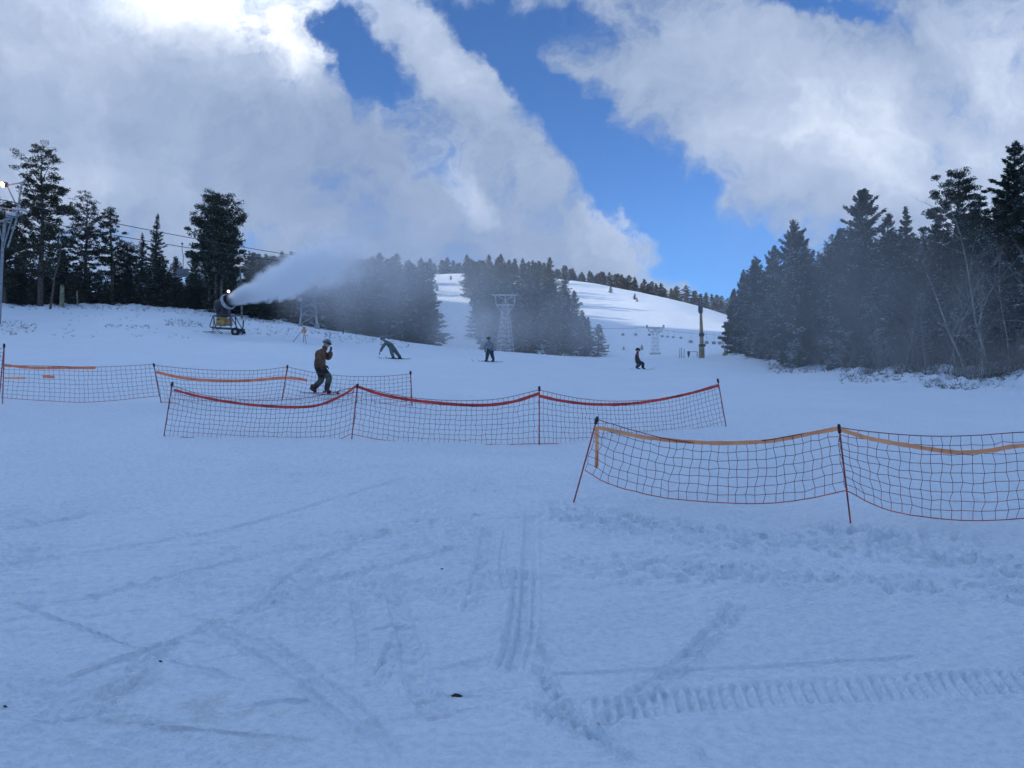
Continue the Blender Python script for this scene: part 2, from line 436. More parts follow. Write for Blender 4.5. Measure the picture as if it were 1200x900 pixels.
    inb = (1-sst(d/w, 0.85, 1.05))*sst(al, 0.1, 0.9)
    wob = fbm(X[m]/0.25, Y[m]/0.25, 2, 71)
    lug = np.sin((al+0.25*sd+0.015*wob)*2*math.pi/0.078)
    z[m] += inb*(0.014*np.clip(lug*1.3, -1, 1)*(1+0.9*fbm(X[m]/0.15, Y[m]/0.15, 2, 77)) - 0.012) + 0.006*np.exp(-((d/w-1.15)/0.12)**2)
    pts = gpath([(560, 905), (700, 876), (860, 862), (1050, 856), (1300, 846)])
    m = near & (Y < 8)
    d, al, sd, L = seg_dist(X[m], Y[m], pts)
    z[m] += -0.012*(1-sst(d/0.10, 0.5, 1.2)) + 0.008*fbm(X[m]/0.4, Y[m]/0.05, 3, 72)*(d < 0.3)
    # trampled footprints below the front fence
    for pix, w, amp in (([(640, 600), (760, 618), (900, 635), (1040, 645), (1220, 668)], 0.55, 0.085), ([(680, 660), (800, 672), (960, 680), (1080, 690), (1220, 700)], 0.36, 0.07), ([(980, 620), (1060, 628), (1120, 628)], .3, .09)):
        pts = gpath(pix); m = near & (X > -1) & (Y < 16)
        d, al, sd, L = seg_dist(X[m], Y[m], pts)
        inb = np.exp(-(d/w)**2)
        a = vnoise(X[m]/0.11, Y[m]/0.14, 81)+0.5; b = vnoise(X[m]/0.06+7, Y[m]/0.07, 82)+0.5
        z[m] += inb*amp*(-0.9*sst(a, 0.55, 0.75) + 0.55*sst(b, 0.55, 0.85)*(a < 0.6) + 0.1*fbm(X[m]/0.05, Y[m]/0.05, 2, 83))*sst(X[m], -0.2, 1.2)
    # banks: ploughed, lumpy snow at the edge of the woods
    th = np.degrees(np.arctan2(X, Y))
    edge = np.interp(th, [-90, -35, -10, 10, 15, 20, 24, 28, 33, 60], [70, 86, 78, 78, 68, 56, 46, 40, 37.5, 37])
    wide = np.where(X < 0, 9.0, 60.0)
    bank = sst(R, edge-4, edge+3)*(1-sst(R, edge+wide, edge+wide*1.5))*np.where(X < 0, 0.7*(1-sst(th, -22, -14)), sst(th, 13, 18))
    lump = fbm(X/2.4, Y/2.4, 4, 91)
    z += bank*(0.8*np.abs(lump)+0.30*fbm(X/0.7, Y/0.7, 3, 92))
    return z, bank

# ------------------------------------------------------------------ materials
def new_mat(name):
    m = bpy.data.materials.new(name); m.use_nodes = True
    t = m.node_tree; t.nodes.clear(); N = NT(t)
    out = N.n('ShaderNodeOutputMaterial'); b = N.n('ShaderNodeBsdfPrincipled')
    N.link(b.outputs[0], out.inputs['Surface'])
    return m, N, b, out
def plain(name, c, rough=0.6, metal=0.0, var=0.15, scale=6.0, spec=0.4, emis=None, emis_s=0.0, bump=0.0):
    m, N, b, out = new_mat(name)
    tc = N.n('ShaderNodeTexCoord'); n = N.noise(tc.outputs['Object'], scale, 5, 0.6)
    f = N.sstep(n, 0.3, 0.7)
    c2 = tuple(max(0, q*(1-2.2*var)) for q in c); c1 = tuple(min(1, q*(1+var)) for q in c)
    N.link(N.mixc(f, rgba(c2), rgba(c1)), b.inputs['Base Color'])
    b.inputs['Roughness'].default_value = rough; b.inputs['Metallic'].default_value = metal
    b.inputs['Specular IOR Level'].default_value = spec
    if bump:
        bp = N.n('ShaderNodeBump'); bp.inputs['Strength'].default_value = bump; bp.inputs['Distance'].default_value = 0.02
        N.link(n, bp.inputs['Height']); N.link(bp.outputs[0], b.inputs['Normal'])
    if emis: b.inputs['Emission Color'].default_value = rgba(emis); b.inputs['Emission Strength'].default_value = emis_s
    return m
def snow_mat():
    m, N, b, out = new_mat('snow')
    tc = N.n('ShaderNodeTexCoord'); o = tc.outputs['Object']
    at = N.n('ShaderNodeAttribute', attribute_name='litter'); lit = at.outputs['Fac']
    at2 = N.n('ShaderNodeAttribute', attribute_name='cord'); cord = at2.outputs['Fac']
    big = N.noise(o, 0.35, 5, 0.6); fine = N.noise(o, 9.0, 6, 0.65); grit = N.noise(o, 30.0, 5, 0.72)
    col = N.mixc(N.sstep(big, 0.3, 0.7), (0.78, 0.87, 0.95, 1), (0.84, 0.91, 0.98, 1))
    col = N.mixc(N.m('MULTIPLY', N.sstep(grit, 0.55, 0.75), 0.10), col, (0.55, 0.60, 0.68, 1))
    crust = N.noise(o, 5.5, 7, 0.72); col = N.mixc(N.m('MULTIPLY', N.sstep(crust, 0.42, 0.62), 0.07), col, (0.60, 0.68, 0.78, 1))
    mp2 = N.n('ShaderNodeMapping'); N.link(o, mp2.inputs[0]); mp2.inputs['Rotation'].default_value = (0, 0, -0.35); mp2.inputs['Scale'].default_value = (1.0, 7.0, 1.0)
    strk = N.noise(mp2.outputs[0], 2.2, 6, 0.7)
    col = N.mixc(N.m('MULTIPLY', N.sstep(strk, 0.50, 0.64), 0.10), col, (0.60, 0.68, 0.78, 1))
    gr = N.noise(o, 15.0, 7, 0.78)
    col = N.mixc(N.m('MULTIPLY', N.sstep(gr, 0.50, 0.60), 0.45), col, (0.98, 0.99, 1.0, 1))
    col = N.mixc(N.m('MULTIPLY', N.sstep(gr, 0.50, 0.40), 0.26), col, (0.50, 0.58, 0.68, 1))
    # dirt and twigs showing through where the snow is thin
    ds = N.noise(o, 1.3, 7, 0.72); dm = N.noise(o, 0.12, 3, 0.5)
    thr = N.m('SUBTRACT', N.m('ADD', N.m('MULTIPLY', ds, 0.75), N.m('MULTIPLY', dm, 0.25)), N.m('SUBTRACT', 0.80, N.m('MULTIPLY', lit, 0.30)))
    dirt = N.m('MULTIPLY', N.sstep(thr, -0.02, 0.05), N.sstep(lit, 0.02, 0.1))
    dc = N.mixc(N.noise(o, 14.0, 3), (0.06, 0.05, 0.035, 1), (0.22, 0.19, 0.14, 1))
    col = N.mixc(N.m('MULTIPLY', dirt, 0.75), col, dc)
    # faint dirty patch
    at3 = N.n('ShaderNodeAttribute', attribute_name='stain')
    st = N.m('MULTIPLY', at3.outputs['Fac'], N.sstep(N.noise(o, 3.5, 6, 0.7), 0.45, 0.72))
    col = N.mixc(N.m('MULTIPLY', st, 0.5), col, (0.33, 0.33, 0.27, 1))
    N.link(col, b.inputs['Base Color'])
    b.inputs['Roughness'].default_value = 0.75; b.inputs['Specular IOR Level'].default_value = 0.25
    # corduroy left by the groomer
    mp = N.n('ShaderNodeMapping'); N.link(o, mp.inputs[0]); mp.inputs['Rotation'].default_value = (0, 0, math.radians(62))
    wv = N.n('ShaderNodeTexWave', wave_type='BANDS', bands_direction='X'); N.link(mp.outputs[0], wv.inputs[0])
    wv.inputs['Scale'].default_value = 11.0; wv.inputs['Distortion'].default_value = 0.6; wv.inputs['Detail'].default_value = 1
    h = N.m('ADD', N.m('MULTIPLY', fine, 0.06), N.m('MULTIPLY', grit, 0.016))
    h = N.m('ADD', h, N.m('MULTIPLY', N.m('MULTIPLY', wv.outputs['Fac'], N.m('MULTIPLY', cord, N.sstep(N.noise(o, 1.1, 4, 0.6), 0.35, 0.6))), 0.007))
    h = N.m('ADD', h, N.m('MULTIPLY', dirt, 0.05))
    bp = N.n('ShaderNodeBump'); bp.inputs['Strength'].default_value = 0.9; bp.inputs['Distance'].default_value = 1.0
    N.link(h, bp.inputs['Height']); N.link(bp.outputs[0], b.inputs['Normal'])
    return m
SNOW = snow_mat()

def build_ground():
    th = np.unique(np.concatenate([np.linspace(-180, -38, 90), np.linspace(-38, 38, 1050), np.linspace(38, 180, 90)]))[:-1]
    r = np.unique(np.concatenate([np.linspace(0.3, 3.2, 30), 1/np.linspace(1/3.2, 1/45.0, 820), np.exp(np.linspace(math.log(45), math.log(360), 330)), np.linspace(360, 760, 26)]))
    nT, nR = len(th), len(r)
    A, Rr = np.meshgrid(np.radians(th), r, indexing='xy')
    X = Rr*np.sin(A); Y = Rr*np.cos(A)
    Z = base_z(X, Y); D, bank = snow_detail(X, Y); Z = Z + D
    V = np.stack([X, Y, Z], -1).reshape(-1, 3)
    V = np.vstack([V, [[0, 0, gz(0, 0.01)]]])
    i = np.arange(nR-1)[:, None]*nT; j = np.arange(nT)[None, :]; jn = (j+1) % nT
    q = np.stack([i+j, i+nT+j, i+nT+jn, i+jn], -1).reshape(-1, 4)[:, ::-1]
    c = len(V)-1
    jj = np.arange(nT); tri = np.stack([jj, (jj+1) % nT, np.full(nT, c), np.full(nT, c)], -1)
    me = bpy.data.meshes.new('snow_ground')
    me.vertices.add(len(V)); me.vertices.foreach_set('co', V.astype(np.float32).ravel())
    loops = np.concatenate([q.ravel(), tri[:, :3].ravel()]).astype(np.int32)
    me.loops.add(len(loops)); me.loops.foreach_set('vertex_index', loops)
    tot = np.concatenate([np.full(len(q), 4), np.full(nT, 3)]).astype(np.int32)
    me.polygons.add(len(tot)); me.polygons.foreach_set('loop_start', np.concatenate([[0], np.cumsum(tot)[:-1]]).astype(np.int32))
    me.polygons.foreach_set('loop_total', tot); me.polygons.foreach_set('use_smooth', np.ones(len(tot), dtype=bool))
    me.update(calc_edges=True)
    x, y = X.ravel(), Y.ravel(); R = np.hypot(x, y)
    shade_ridge = np.exp(-((x+300)/110.0)**2)
    lit = np.clip(bank.ravel()*0.85 + 0.55*sst(R, 95, 170) + 0.45*shade_ridge, 0, 1)
    lit = np.maximum(lit, 0.5*np.exp(-((x+26)/22)**2-((y-64)/8)**2))
    cord = sst(x, 0.1, 1.0)*sst(R, 5.2, 6.2)*(1-sst(R, 10.5, 13)) + 0.35*sst(R, 10, 14)*sst(x, -1, 2)*(1-sst(R, 30, 45))
    s = hit(240, 835); st = np.exp(-((x-s.x)/0.9)**2-((y-s.y)/0.5)**2)
    for nm, a in (('litter', lit), ('cord', cord), ('stain', st)):
        at = me.attributes.new(nm, 'FLOAT', 'POINT'); at.data.foreach_set('value', np.append(a, 0).astype(np.float32))
    o = link('snow_ground', me, SNOW); tag(o, kind='structure')
build_ground()

# ------------------------------------------------------------------ trees
def needle_mat(name, dark, light, frost_c, warm=0.0):
    m, N, b, out = new_mat(name)
    at = N.n('ShaderNodeAttribute', attribute_name='tint'); f = at.outputs['Fac']
    af = N.n('ShaderNodeAttribute', attribute_name='frost'); fr = af.outputs['Fac']
    oi = N.n('ShaderNodeObjectInfo')
    tc = N.n('ShaderNodeTexCoord'); n = N.noise(tc.outputs['Object'], 0.9, 4, 0.6)
    c = N.mixc(N.m('MULTIPLY', f, N.sstep(n, 0.3, 0.7)), rgba(dark), rgba(light))
    c = N.mixc(N.m('MULTIPLY', oi.outputs['Random'], 0.5), c, (light[0]*1.25, light[1]*0.95, light[2]*0.7, 1))
    c = N.mixc(N.m('MULTIPLY', fr, frost_c), c, (0.72, 0.78, 0.85, 1))
    N.link(c, b.inputs['Base Color']); b.inputs['Roughness'].default_value = 0.65
    b.inputs['Specular IOR Level'].default_value = 0.2
    return m
N_PINE = needle_mat('pine_needles', (0.018, 0.026, 0.018), (0.050, 0.065, 0.032), 0.25)
N_FIR = needle_mat('fir_needles', (0.024, 0.036, 0.026), (0.070, 0.090, 0.055), 0.9)
N_FAR = needle_mat('distant_needles', (0.025, 0.036, 0.024), (0.075, 0.085, 0.045), 0.7)
BARK = plain('bark', (0.11, 0.085, 0.07), 0.9, var=0.35, scale=9, bump=0.8)
BARKP = plain('grey_bark', (0.20, 0.18, 0.16), 0.9, var=0.3, scale=9, bump=0.8)
ASPEN = plain('aspen_bark', (0.28, 0.265, 0.24), 0.85, var=0.3, scale=5, bump=0.5)
TWIG = plain('twig_bark', (0.24, 0.215, 0.19), 0.9, var=0.3, scale=8)

def norm(v): return v/np.maximum(np.linalg.norm(v, axis=-1, keepdims=True), 1e-9)
def sprays(rng, C, D, L, W):
    """one narrow leaf-like quad of needles at each centre, along D"""
    n = len(C); D = norm(D); rnd = norm(rng.normal(size=(n, 3)))
    S = norm(np.cross(D, rnd)); Lh = (L*0.5)[:, None]*D; Wh = (W*0.5)[:, None]*S
    V = np.stack([C-Lh, C+Wh*1.0-Lh*0.1, C+Lh, C-Wh*1.0-Lh*0.1], 1).reshape(-1, 3)
    Fc = np.arange(4*n).reshape(-1, 4)
    return V, Fc
def tubes(paths, nside):
    """paths: list of (points (k,3), radii (k)) -> V,F quads"""
    Vs, Fs, off = [], [], 0
    for pts, rad in paths:
        pts = np.asarray(pts, float); k = len(pts)
        d = np.gradient(pts, axis=0); d = norm(d)
        ref = np.array([0, 0, 1.0]) if abs(d[0, 2]) < 0.9 else np.array([1.0, 0, 0])
        a = norm(np.cross(d, ref)); b = np.cross(d, a)
        t = np.arange(nside)*2*math.pi/nside
        ring = pts[:, None, :] + np.asarray(rad)[:, None, None]*(a[:, None, :]*np.cos(t)[None, :, None] + b[:, None, :]*np.sin(t)[None, :, None])
        Vs.append(ring.reshape(-1, 3))
        i = np.arange(k-1)[:, None]*nside; j = np.arange(nside)[None, :]; jn = (j+1) % nside
        Fs.append((np.stack([i+j, i+jn, i+nside+jn, i+nside+j], -1).reshape(-1, 4))+off); off += k*nside
    return np.vstack(Vs), np.vstack(Fs)

def conifer_meshes(name, h, R, seed, style='fir', start=0.12, n_leaf=12000, gap=0.08, leaf=0.30, lean=0.0, prof=None, clump=0.25, frost=0.15, density=1.0, lite=False):
    rng = np.random.default_rng(seed)
    zs = np.linspace(0, 1, 9)
    wob = np.cumsum(rng.normal(0, 0.006*h, (9, 2)), 0)*zs[:, None]
    tr = np.stack([wob[:, 0]+lean*h*zs, wob[:, 1], zs*h - 0.3*(zs == 0)], -1)
    r0 = 0.016*h+0.04
    paths = [(tr, r0*(1-zs)**0.8+0.012)]
    def trunk_at(t): return np.array([np.interp(t, zs, tr[:, k]) for k in range(3)])
    if prof is None:
        prof = (lambda t: ((1-t)**0.72)*(0.66+0.34*math.sin(min(1, t*3.2)*math.pi/2))) if style == 'fir' else (lambda t: math.sin(min(1, (1-t)*1.25+0.12)*math.pi*0.5)**0.8*(0.55+0.45*math.sin(min(1, t*2.2)*math.pi/2)))
    t = start; Cs, Ds, Wt = [], [], []
    br = []
    while t < 0.985:
        k = 3 + int(rng.integers(0, 4)) if not lite else 4
        ph = rng.uniform(0, 6.28)
        for q in range(k):
            if rng.random() < gap: continue
            az = ph + q*2*math.pi/k + rng.normal(0, 0.25)
            tt = min(0.99, t+rng.uniform(-0.012, 0.012))
            Lb = R*prof((tt-start)/(1-start))*(rng.uniform(0.55, 1.15)+(0.25 if rng.random() < .12 else 0))
            if Lb < 0.08: Lb = 0.08
            e0 = (math.radians(-14)+(tt)**2*math.radians(62)) if style == 'fir' else (math.radians(-4)+tt*math.radians(52)+rng.normal(0, .16))
            s = np.linspace(0, 1, 5)
            hz = Lb*s*math.cos(e0)
            zz = Lb*(s*math.sin(e0) + (0.10*s*s if style == 'fir' else 0.14*s*s) - 0.10*np.sin(s*math.pi)*(1-tt))
            p0 = trunk_at(tt)
            jit = rng.normal(0, 0.04*Lb, (5, 2))*s[:, None]
            pts = np.stack([p0[0]+hz*math.cos(az)+jit[:, 0], p0[1]+hz*math.sin(az)+jit[:, 1], p0[2]+zz], -1)
            br.append((pts, Lb, az, tt))
            if not lite or Lb > R*0.6: paths.append((pts, (0.012+0.012*Lb)*(1-0.85*s)))
        t += (0.024 if style == 'fir' else 0.030)*(1.0 if not lite else 1.7)*rng.uniform(0.7, 1.3)
    tot = sum(b[1]**1.15 for b in br)
    for pts, Lb, az, tt in br:
        n = max(3, int(n_leaf*(Lb**1.15)/tot*density))
        out = np.array([math.cos(az), math.sin(az), 0.0]); lat = np.array([-math.sin(az), math.cos(az), 0.0])
        if style == 'fir':
            s = rng.beta(1.5, 1.15, n)
            c = np.stack([np.interp(s, np.linspace(0, 1, 5), pts[:, k]) for k in range(3)], -1)
            w = rng.normal(0, 1, n)*0.24*Lb*(1.06-s)+rng.normal(0, .03, n)
            c = c + lat*w[:, None] + np.stack([rng.normal(0, .03, n), rng.normal(0, .03, n), rng.normal(0, .05, n)-0.18*np.abs(w)], -1)
            D = out*0.8 + lat*np.sign(w)[:, None]*0.8 + rng.normal(0, 0.35, (n, 3)) + np.array([0, 0, -0.1])
        else:
            nc = max(2, int(Lb/0.42)); sc_ = rng.beta(2.2, 1.0, nc)
            cc = np.stack([np.interp(sc_, np.linspace(0, 1, 5), pts[:, k]) for k in range(3)], -1)
            cc = cc + lat*(rng.normal(0, 0.26, nc)*Lb*(1.1-sc_*0.6))[:, None] + np.array([0, 0, 1.0])*rng.normal(0.05, .10, nc)[:, None]
            cc[0] = pts[-1]
            pk = rng.integers(0, nc, n)
            dv = norm(rng.normal(0, 1, (n, 3)))*(rng.random(n)**0.5)[:, None]*np.array([1.25, 1.25, 0.62])*clump*rng.uniform(0.7, 1.4, nc)[pk][:, None]
            c = cc[pk] + dv; D = dv + rng.normal(0, .12, (n, 3)) + np.array([0, 0, .12])
        Cs.append(c); Ds.append(D)
    C = np.vstack(Cs); D = np.vstack(Ds); n = len(C)
    L = leaf*rng.uniform(0.6, 1.3, n); W = L*rng.uniform(0.30, 0.55, n)*(0.72 if style == 'fir' else 1.25)
    if not lite: sc_h = 1.0-0.45*np.clip(C[:, 2]/h, 0, 1)**2; L = L*sc_h; W = W*sc_h
    V, Fc = sprays(rng, C, D, L, W)
    cm = np_mesh(name+'_crown', V, Fc)
    tint = rng.random(n)
    patch = fbm(C[:, 0]/0.9+seed, C[:, 2]/0.9+C[:, 1]/0.7, 3, seed)
    fz = ((rng.random(n) < frost*2*sst(patch, -0.02, 0.22)*(1.15-0.75*C[:, 2]/h))).astype(np.float32)*rng.uniform(0.3, 1, n)
    for nm, a in (('tint', tint), ('frost', fz)):
        at = cm.attributes.new(nm, 'FLOAT', 'FACE'); at.data.foreach_set('value', a.astype(np.float32))
    TV, TF = tubes(paths, 4 if lite else 5)
    tm = np_mesh(name+'_trunk', TV, TF, smooth=True)
    return tm, cm

def place_conifer(name, px, top, d, halfw, seed, label, style='fir', mat=None, bark=None, **kw):
    base = on(px, d); h = P(px, top, d).z - base.z
    R = halfw/F*d
    tm, cm = conifer_meshes(name, h, R, seed, style, **kw)
    e = empty(name, base); tag(e, label, 'tree')
    link('trunk', tm, bark or BARK, e); link('crown', cm, mat or (N_FIR if style == 'fir' else N_PINE), e)
    return e

def near_woods():
    # left wood on the rise: dark pines against the sky
    g = 'dark pines of the wood on the left rise'
    L = [
     (46, 180, 74, 33, 101, 'tallest pine on the left, ragged tiers of clumps with sky showing between them', dict(style='pine', start=0.22, gap=0.30, n_leaf=26000, clump=0.34, leaf=0.24, prof=lambda t: 0.5+0.62*math.sin(min(1, (1-t)*1.6)*math.pi/2)*(0.55+0.45*math.sin(t*9+1)**2) if t < 0.93 else 0.42)),
     (98, 232, 78, 31, 102, 'broad open topped pine between the tallest left pine and the slim bare stemmed one', dict(style='pine', start=0.15, gap=0.22, n_leaf=20000, clump=0.26, leaf=0.20)),
     (130, 246, 80, 15, 103, 'slim pine with sparse tufts and much bare stem, beside the broad open pine', dict(style='pine', start=0.38, gap=0.35, n_leaf=7000, clump=0.24, leaf=0.2)),
     (180, 249, 79, 19, 104, 'narrow spire shaped conifer on the left rise under the two cables', dict(style='fir', start=0.08, gap=0.12, n_leaf=15000, leaf=0.24)),
     (163, 272, 81, 14, 105, 'lower pointed conifer just left of the narrow spire under the cables', dict(style='fir', start=0.1, n_leaf=10000, leaf=0.24)),
     (252, 237, 77, 33, 106, 'dense round headed pine with bare stems, just behind the snow gun', dict(style='pine', start=0.22, gap=0.05, n_leaf=42000, clump=0.42, leaf=0.26, prof=lambda t: (0.78+0.22*math.sin(min(1, t*3+0.25)*math.pi/2))*math.sin(min(1, (1-t)*1.35+0.16)*math.pi/2)**0.7)),
     (4, 240, 76, 22, 107, 'dark pine cut by the left edge behind the lamp tower', dict(style='pine', start=0.2, gap=0.15, n_leaf=15000, clump=0.34, leaf=0.26)),
     (22, 300, 79, 20, 108, 'low dark conifer filling the gap between lamp tower and tallest pine', dict(style='fir', start=0.05, n_leaf=12000, leaf=0.26)),
     (72, 292, 82, 20, 109, 'low dark conifer behind the thin leaning dead pole', dict(style='fir', start=0.05, n_leaf=12000, leaf=0.26)),
     (147, 287, 84, 17, 110, 'short conifer at the foot of the slim bare stemmed pine', dict(style='pine', start=0.1, n_leaf=11000, clump=0.3, leaf=0.24)),
     (205, 300, 86, 20, 111, 'short bushy conifer directly below the hanging lift chair', dict(style='fir', start=0.05, n_leaf=12000, leaf=0.26)),
     (229, 296, 85, 18, 112, 'short conifer tucked against the left side of the round headed pine', dict(style='fir', start=0.05, n_leaf=12000, leaf=0.26)),
     (270, 300, 86, 20, 113, 'low conifer against the right side of the round headed pine', dict(style='fir', start=0.05, n_leaf=12000, leaf=0.26)),
     (296, 306, 98, 24, 114, 'conifer behind the white jet of the snow gun near its nozzle', dict(style='fir', start=0.05, n_leaf=11000, leaf=0.3)),
     (-22, 225, 76, 34, 115, 'pine outside the left edge next to the lamp tower', dict(style='pine', start=0.15, n_leaf=12000, clump=0.36, leaf=0.28)),
    ]
    for px, top, d, hw, sd, lab, kw in L:
        o = place_conifer('pine_tree' if kw['style'] == 'pine' else 'conifer_tree', px, top, d, hw, sd, lab, bark=BARKP if px == 252 else None, **kw); o['group'] = g
    for dx, d in ((-7, 77.5), (6, 76.5), (13, 78)):
        b = on(252+dx, d); mb = MB(); hh = 6.2
        mb.path([b-Vector((0, 0, .2)), b+Vector((dx*.01, 0, hh*.5)), b+Vector((dx*.035+.25, 0, hh))], [.16, .13, .08], 6)
        mb.path([b+Vector((dx*.02, 0, hh*.6)), b+Vector((dx*.02+.5, .2, hh*.75))], [.05, .02], 5)
        tag(mb.build('dead_tree', BARKP), ['pale bare stem leaning just right of the snow gun pine', 'thin pale stem left of the round headed pine trunk', 'pale stem nearest the snow gun under the round pine'][(dx+7) % 3 if dx < 0 else (1 if dx == 6 else 0)], 'dead stem', 'bare stems behind the snow gun')
    # low saplings along the foot of the left wood (three shapes, copied)
    protos = [conifer_meshes('sapling', 3.6, 1.35, 130+i, 'fir', start=0.03, n_leaf=3800, leaf=0.26, frost=0.05, gap=0.03) for i in range(3)]
    rng = random.Random(5)
    for i in range(34):
        px = -12 + i*9.6 + rng.uniform(-3, 3)
        b = on(px, rng.uniform(77, 83)); e = empty('conifer_sapling', b, rng.uniform(0, 6.28))
        s = rng.uniform(0.75, 1.35); e.scale = (s*1.1, s*1.1, s)
        if px > 180: e.scale = (s*1.3, s*1.3, s*1.15)
        tag(e, 'low dark conifer sapling at the foot of the left wood, %s' % ('below the tallest pine' if px < 80 else 'below the broad open pine' if px < 150 else 'below the narrow spire' if px < 215 else 'below the round headed pine' if px < 275 else 'right of the snow gun'), 'sapling', 'saplings along the foot of the left wood')
        tm, cm = protos[i % 3]; link('trunk', tm, BARK, e); link('crown', cm, N_PINE, e)
    # right wood: frosted firs
    g = 'frosted firs of the wood on the right'
    Rr = [
     (860, 338, 78, 15, 201, 'lowest fir at the left tip of the right wood, beside the sunlit slope', {}),
     (872, 316, 74, 20, 202, 'second fir from the left tip of the right wood', {}),
     (889, 300, 68, 24, 203, 'third fir from the left tip of the right wood, left of the pointed one', {}),
     (909, 286, 64, 24, 204, 'fir squeezed against the left flank of the pointed fir', {}),
     (934, 255, 53, 34, 205, 'pointed dense fir standing forward of the left part of the right wood', dict(n_leaf=26000)),
     (966, 300, 57, 26, 206, 'lower fir in the dip between the pointed fir and the broad fir', {}),
     (985, 268, 54, 28, 207, 'fir leaning on the left flank of the broadest fir', {}),
     (1012, 222, 50, 44, 208, 'broadest fir in the middle of the right wood with a wide dark skirt', dict(n_leaf=32000)),
     (1042, 250, 54, 28, 209, 'fir on the right flank of the broadest fir', {}),
     (1069, 240, 54, 18, 210, 'slim fir with sky on both sides right of the broadest fir', dict(n_leaf=11000)),
     (1092, 290, 50, 28, 211, 'lower fir behind the pale crooked aspen', {}),
     (1118, 208, 46, 26, 212, 'pine topped tree with open tufted crown behind the bare aspens', dict(style='pine', start=0.25, clump=0.22, leaf=0.17, n_leaf=22000)),
     (1143, 235, 49, 26, 213, 'shorter fir between the open tufted pine and the tallest fir', {}),
     (1188, 163, 45, 44, 214, 'tallest fir of the right wood near the right edge of the photograph', dict(n_leaf=34000)),
     (1165, 262, 50, 28, 215, 'fir under the left side of the tallest right fir', {}),
     (1228, 195, 44, 40, 216, 'fir outside the right edge behind the aspens', {}),
     (1060, 318, 47, 32, 217, 'low spreading fir in front of the slim fir', {}),
     (1000, 330, 46.5, 30, 218, 'low frosted fir in front of the broadest fir', dict(frost=0.28)),
     (945, 338, 51, 26, 219, 'low frosted fir at the foot of the pointed fir', dict(frost=0.28)),
     (902, 350, 60, 20, 220, 'low frosted fir near the edge left of the pointed fir', dict(frost=0.28)),
     (1130, 320, 44, 30, 221, 'low dark fir behind the tangle of bare aspen branches', {}),
    ]
    for px, top, d, hw, sd, lab, kw in Rr:
        k = dict(style='fir', start=0.08 if top > 240 else 0.12, n_leaf=17000, leaf=0.30, frost=0.16, gap=0.08); k.update(kw); k['n_leaf'] = int(k['n_leaf']*2.1); hw *= 1.6 if px > 880 else 1.1
        o = place_conifer('fir_tree' if k['style'] == 'fir' else 'pine_tree', px, top, d, hw, sd, lab, mat=N_FIR, **k); o['group'] = g
    # deeper rows of the right wood
    protos = [conifer_meshes('deep_fir', 10, 3.1, 240+i, 'fir', start=0.04, n_leaf=9000, leaf=0.40, frost=0.1, gap=0.04) for i in range(3)]
    rng = random.Random(15)
    for i in range(44):
        px = 900 + i*8.4 + rng.uniform(-5, 5); d = rng.uniform(60, 74) if px > 1000 else rng.uniform(66, 76)
        top = np.interp(px, [900, 934, 1012, 1069, 1118, 1190, 1300], [325, 285, 255, 272, 250, 215, 210])+rng.uniform(0, 30)
        b = on(px, d); h = P(px, top, d).z-b.z; e = empty('fir_tree', b, rng.uniform(0, 6.28)); s = h/10.0; e.scale = (max(.8, s), max(.8, s), s)
        tag(e, 'dark fir in the deep rows at the back of the right wood', 'tree', 'firs in the back rows of the right wood')
        tm, cm = protos[i % 3]; link('trunk', tm, BARK, e); link('crown', cm, N_FIR, e)
near_woods()

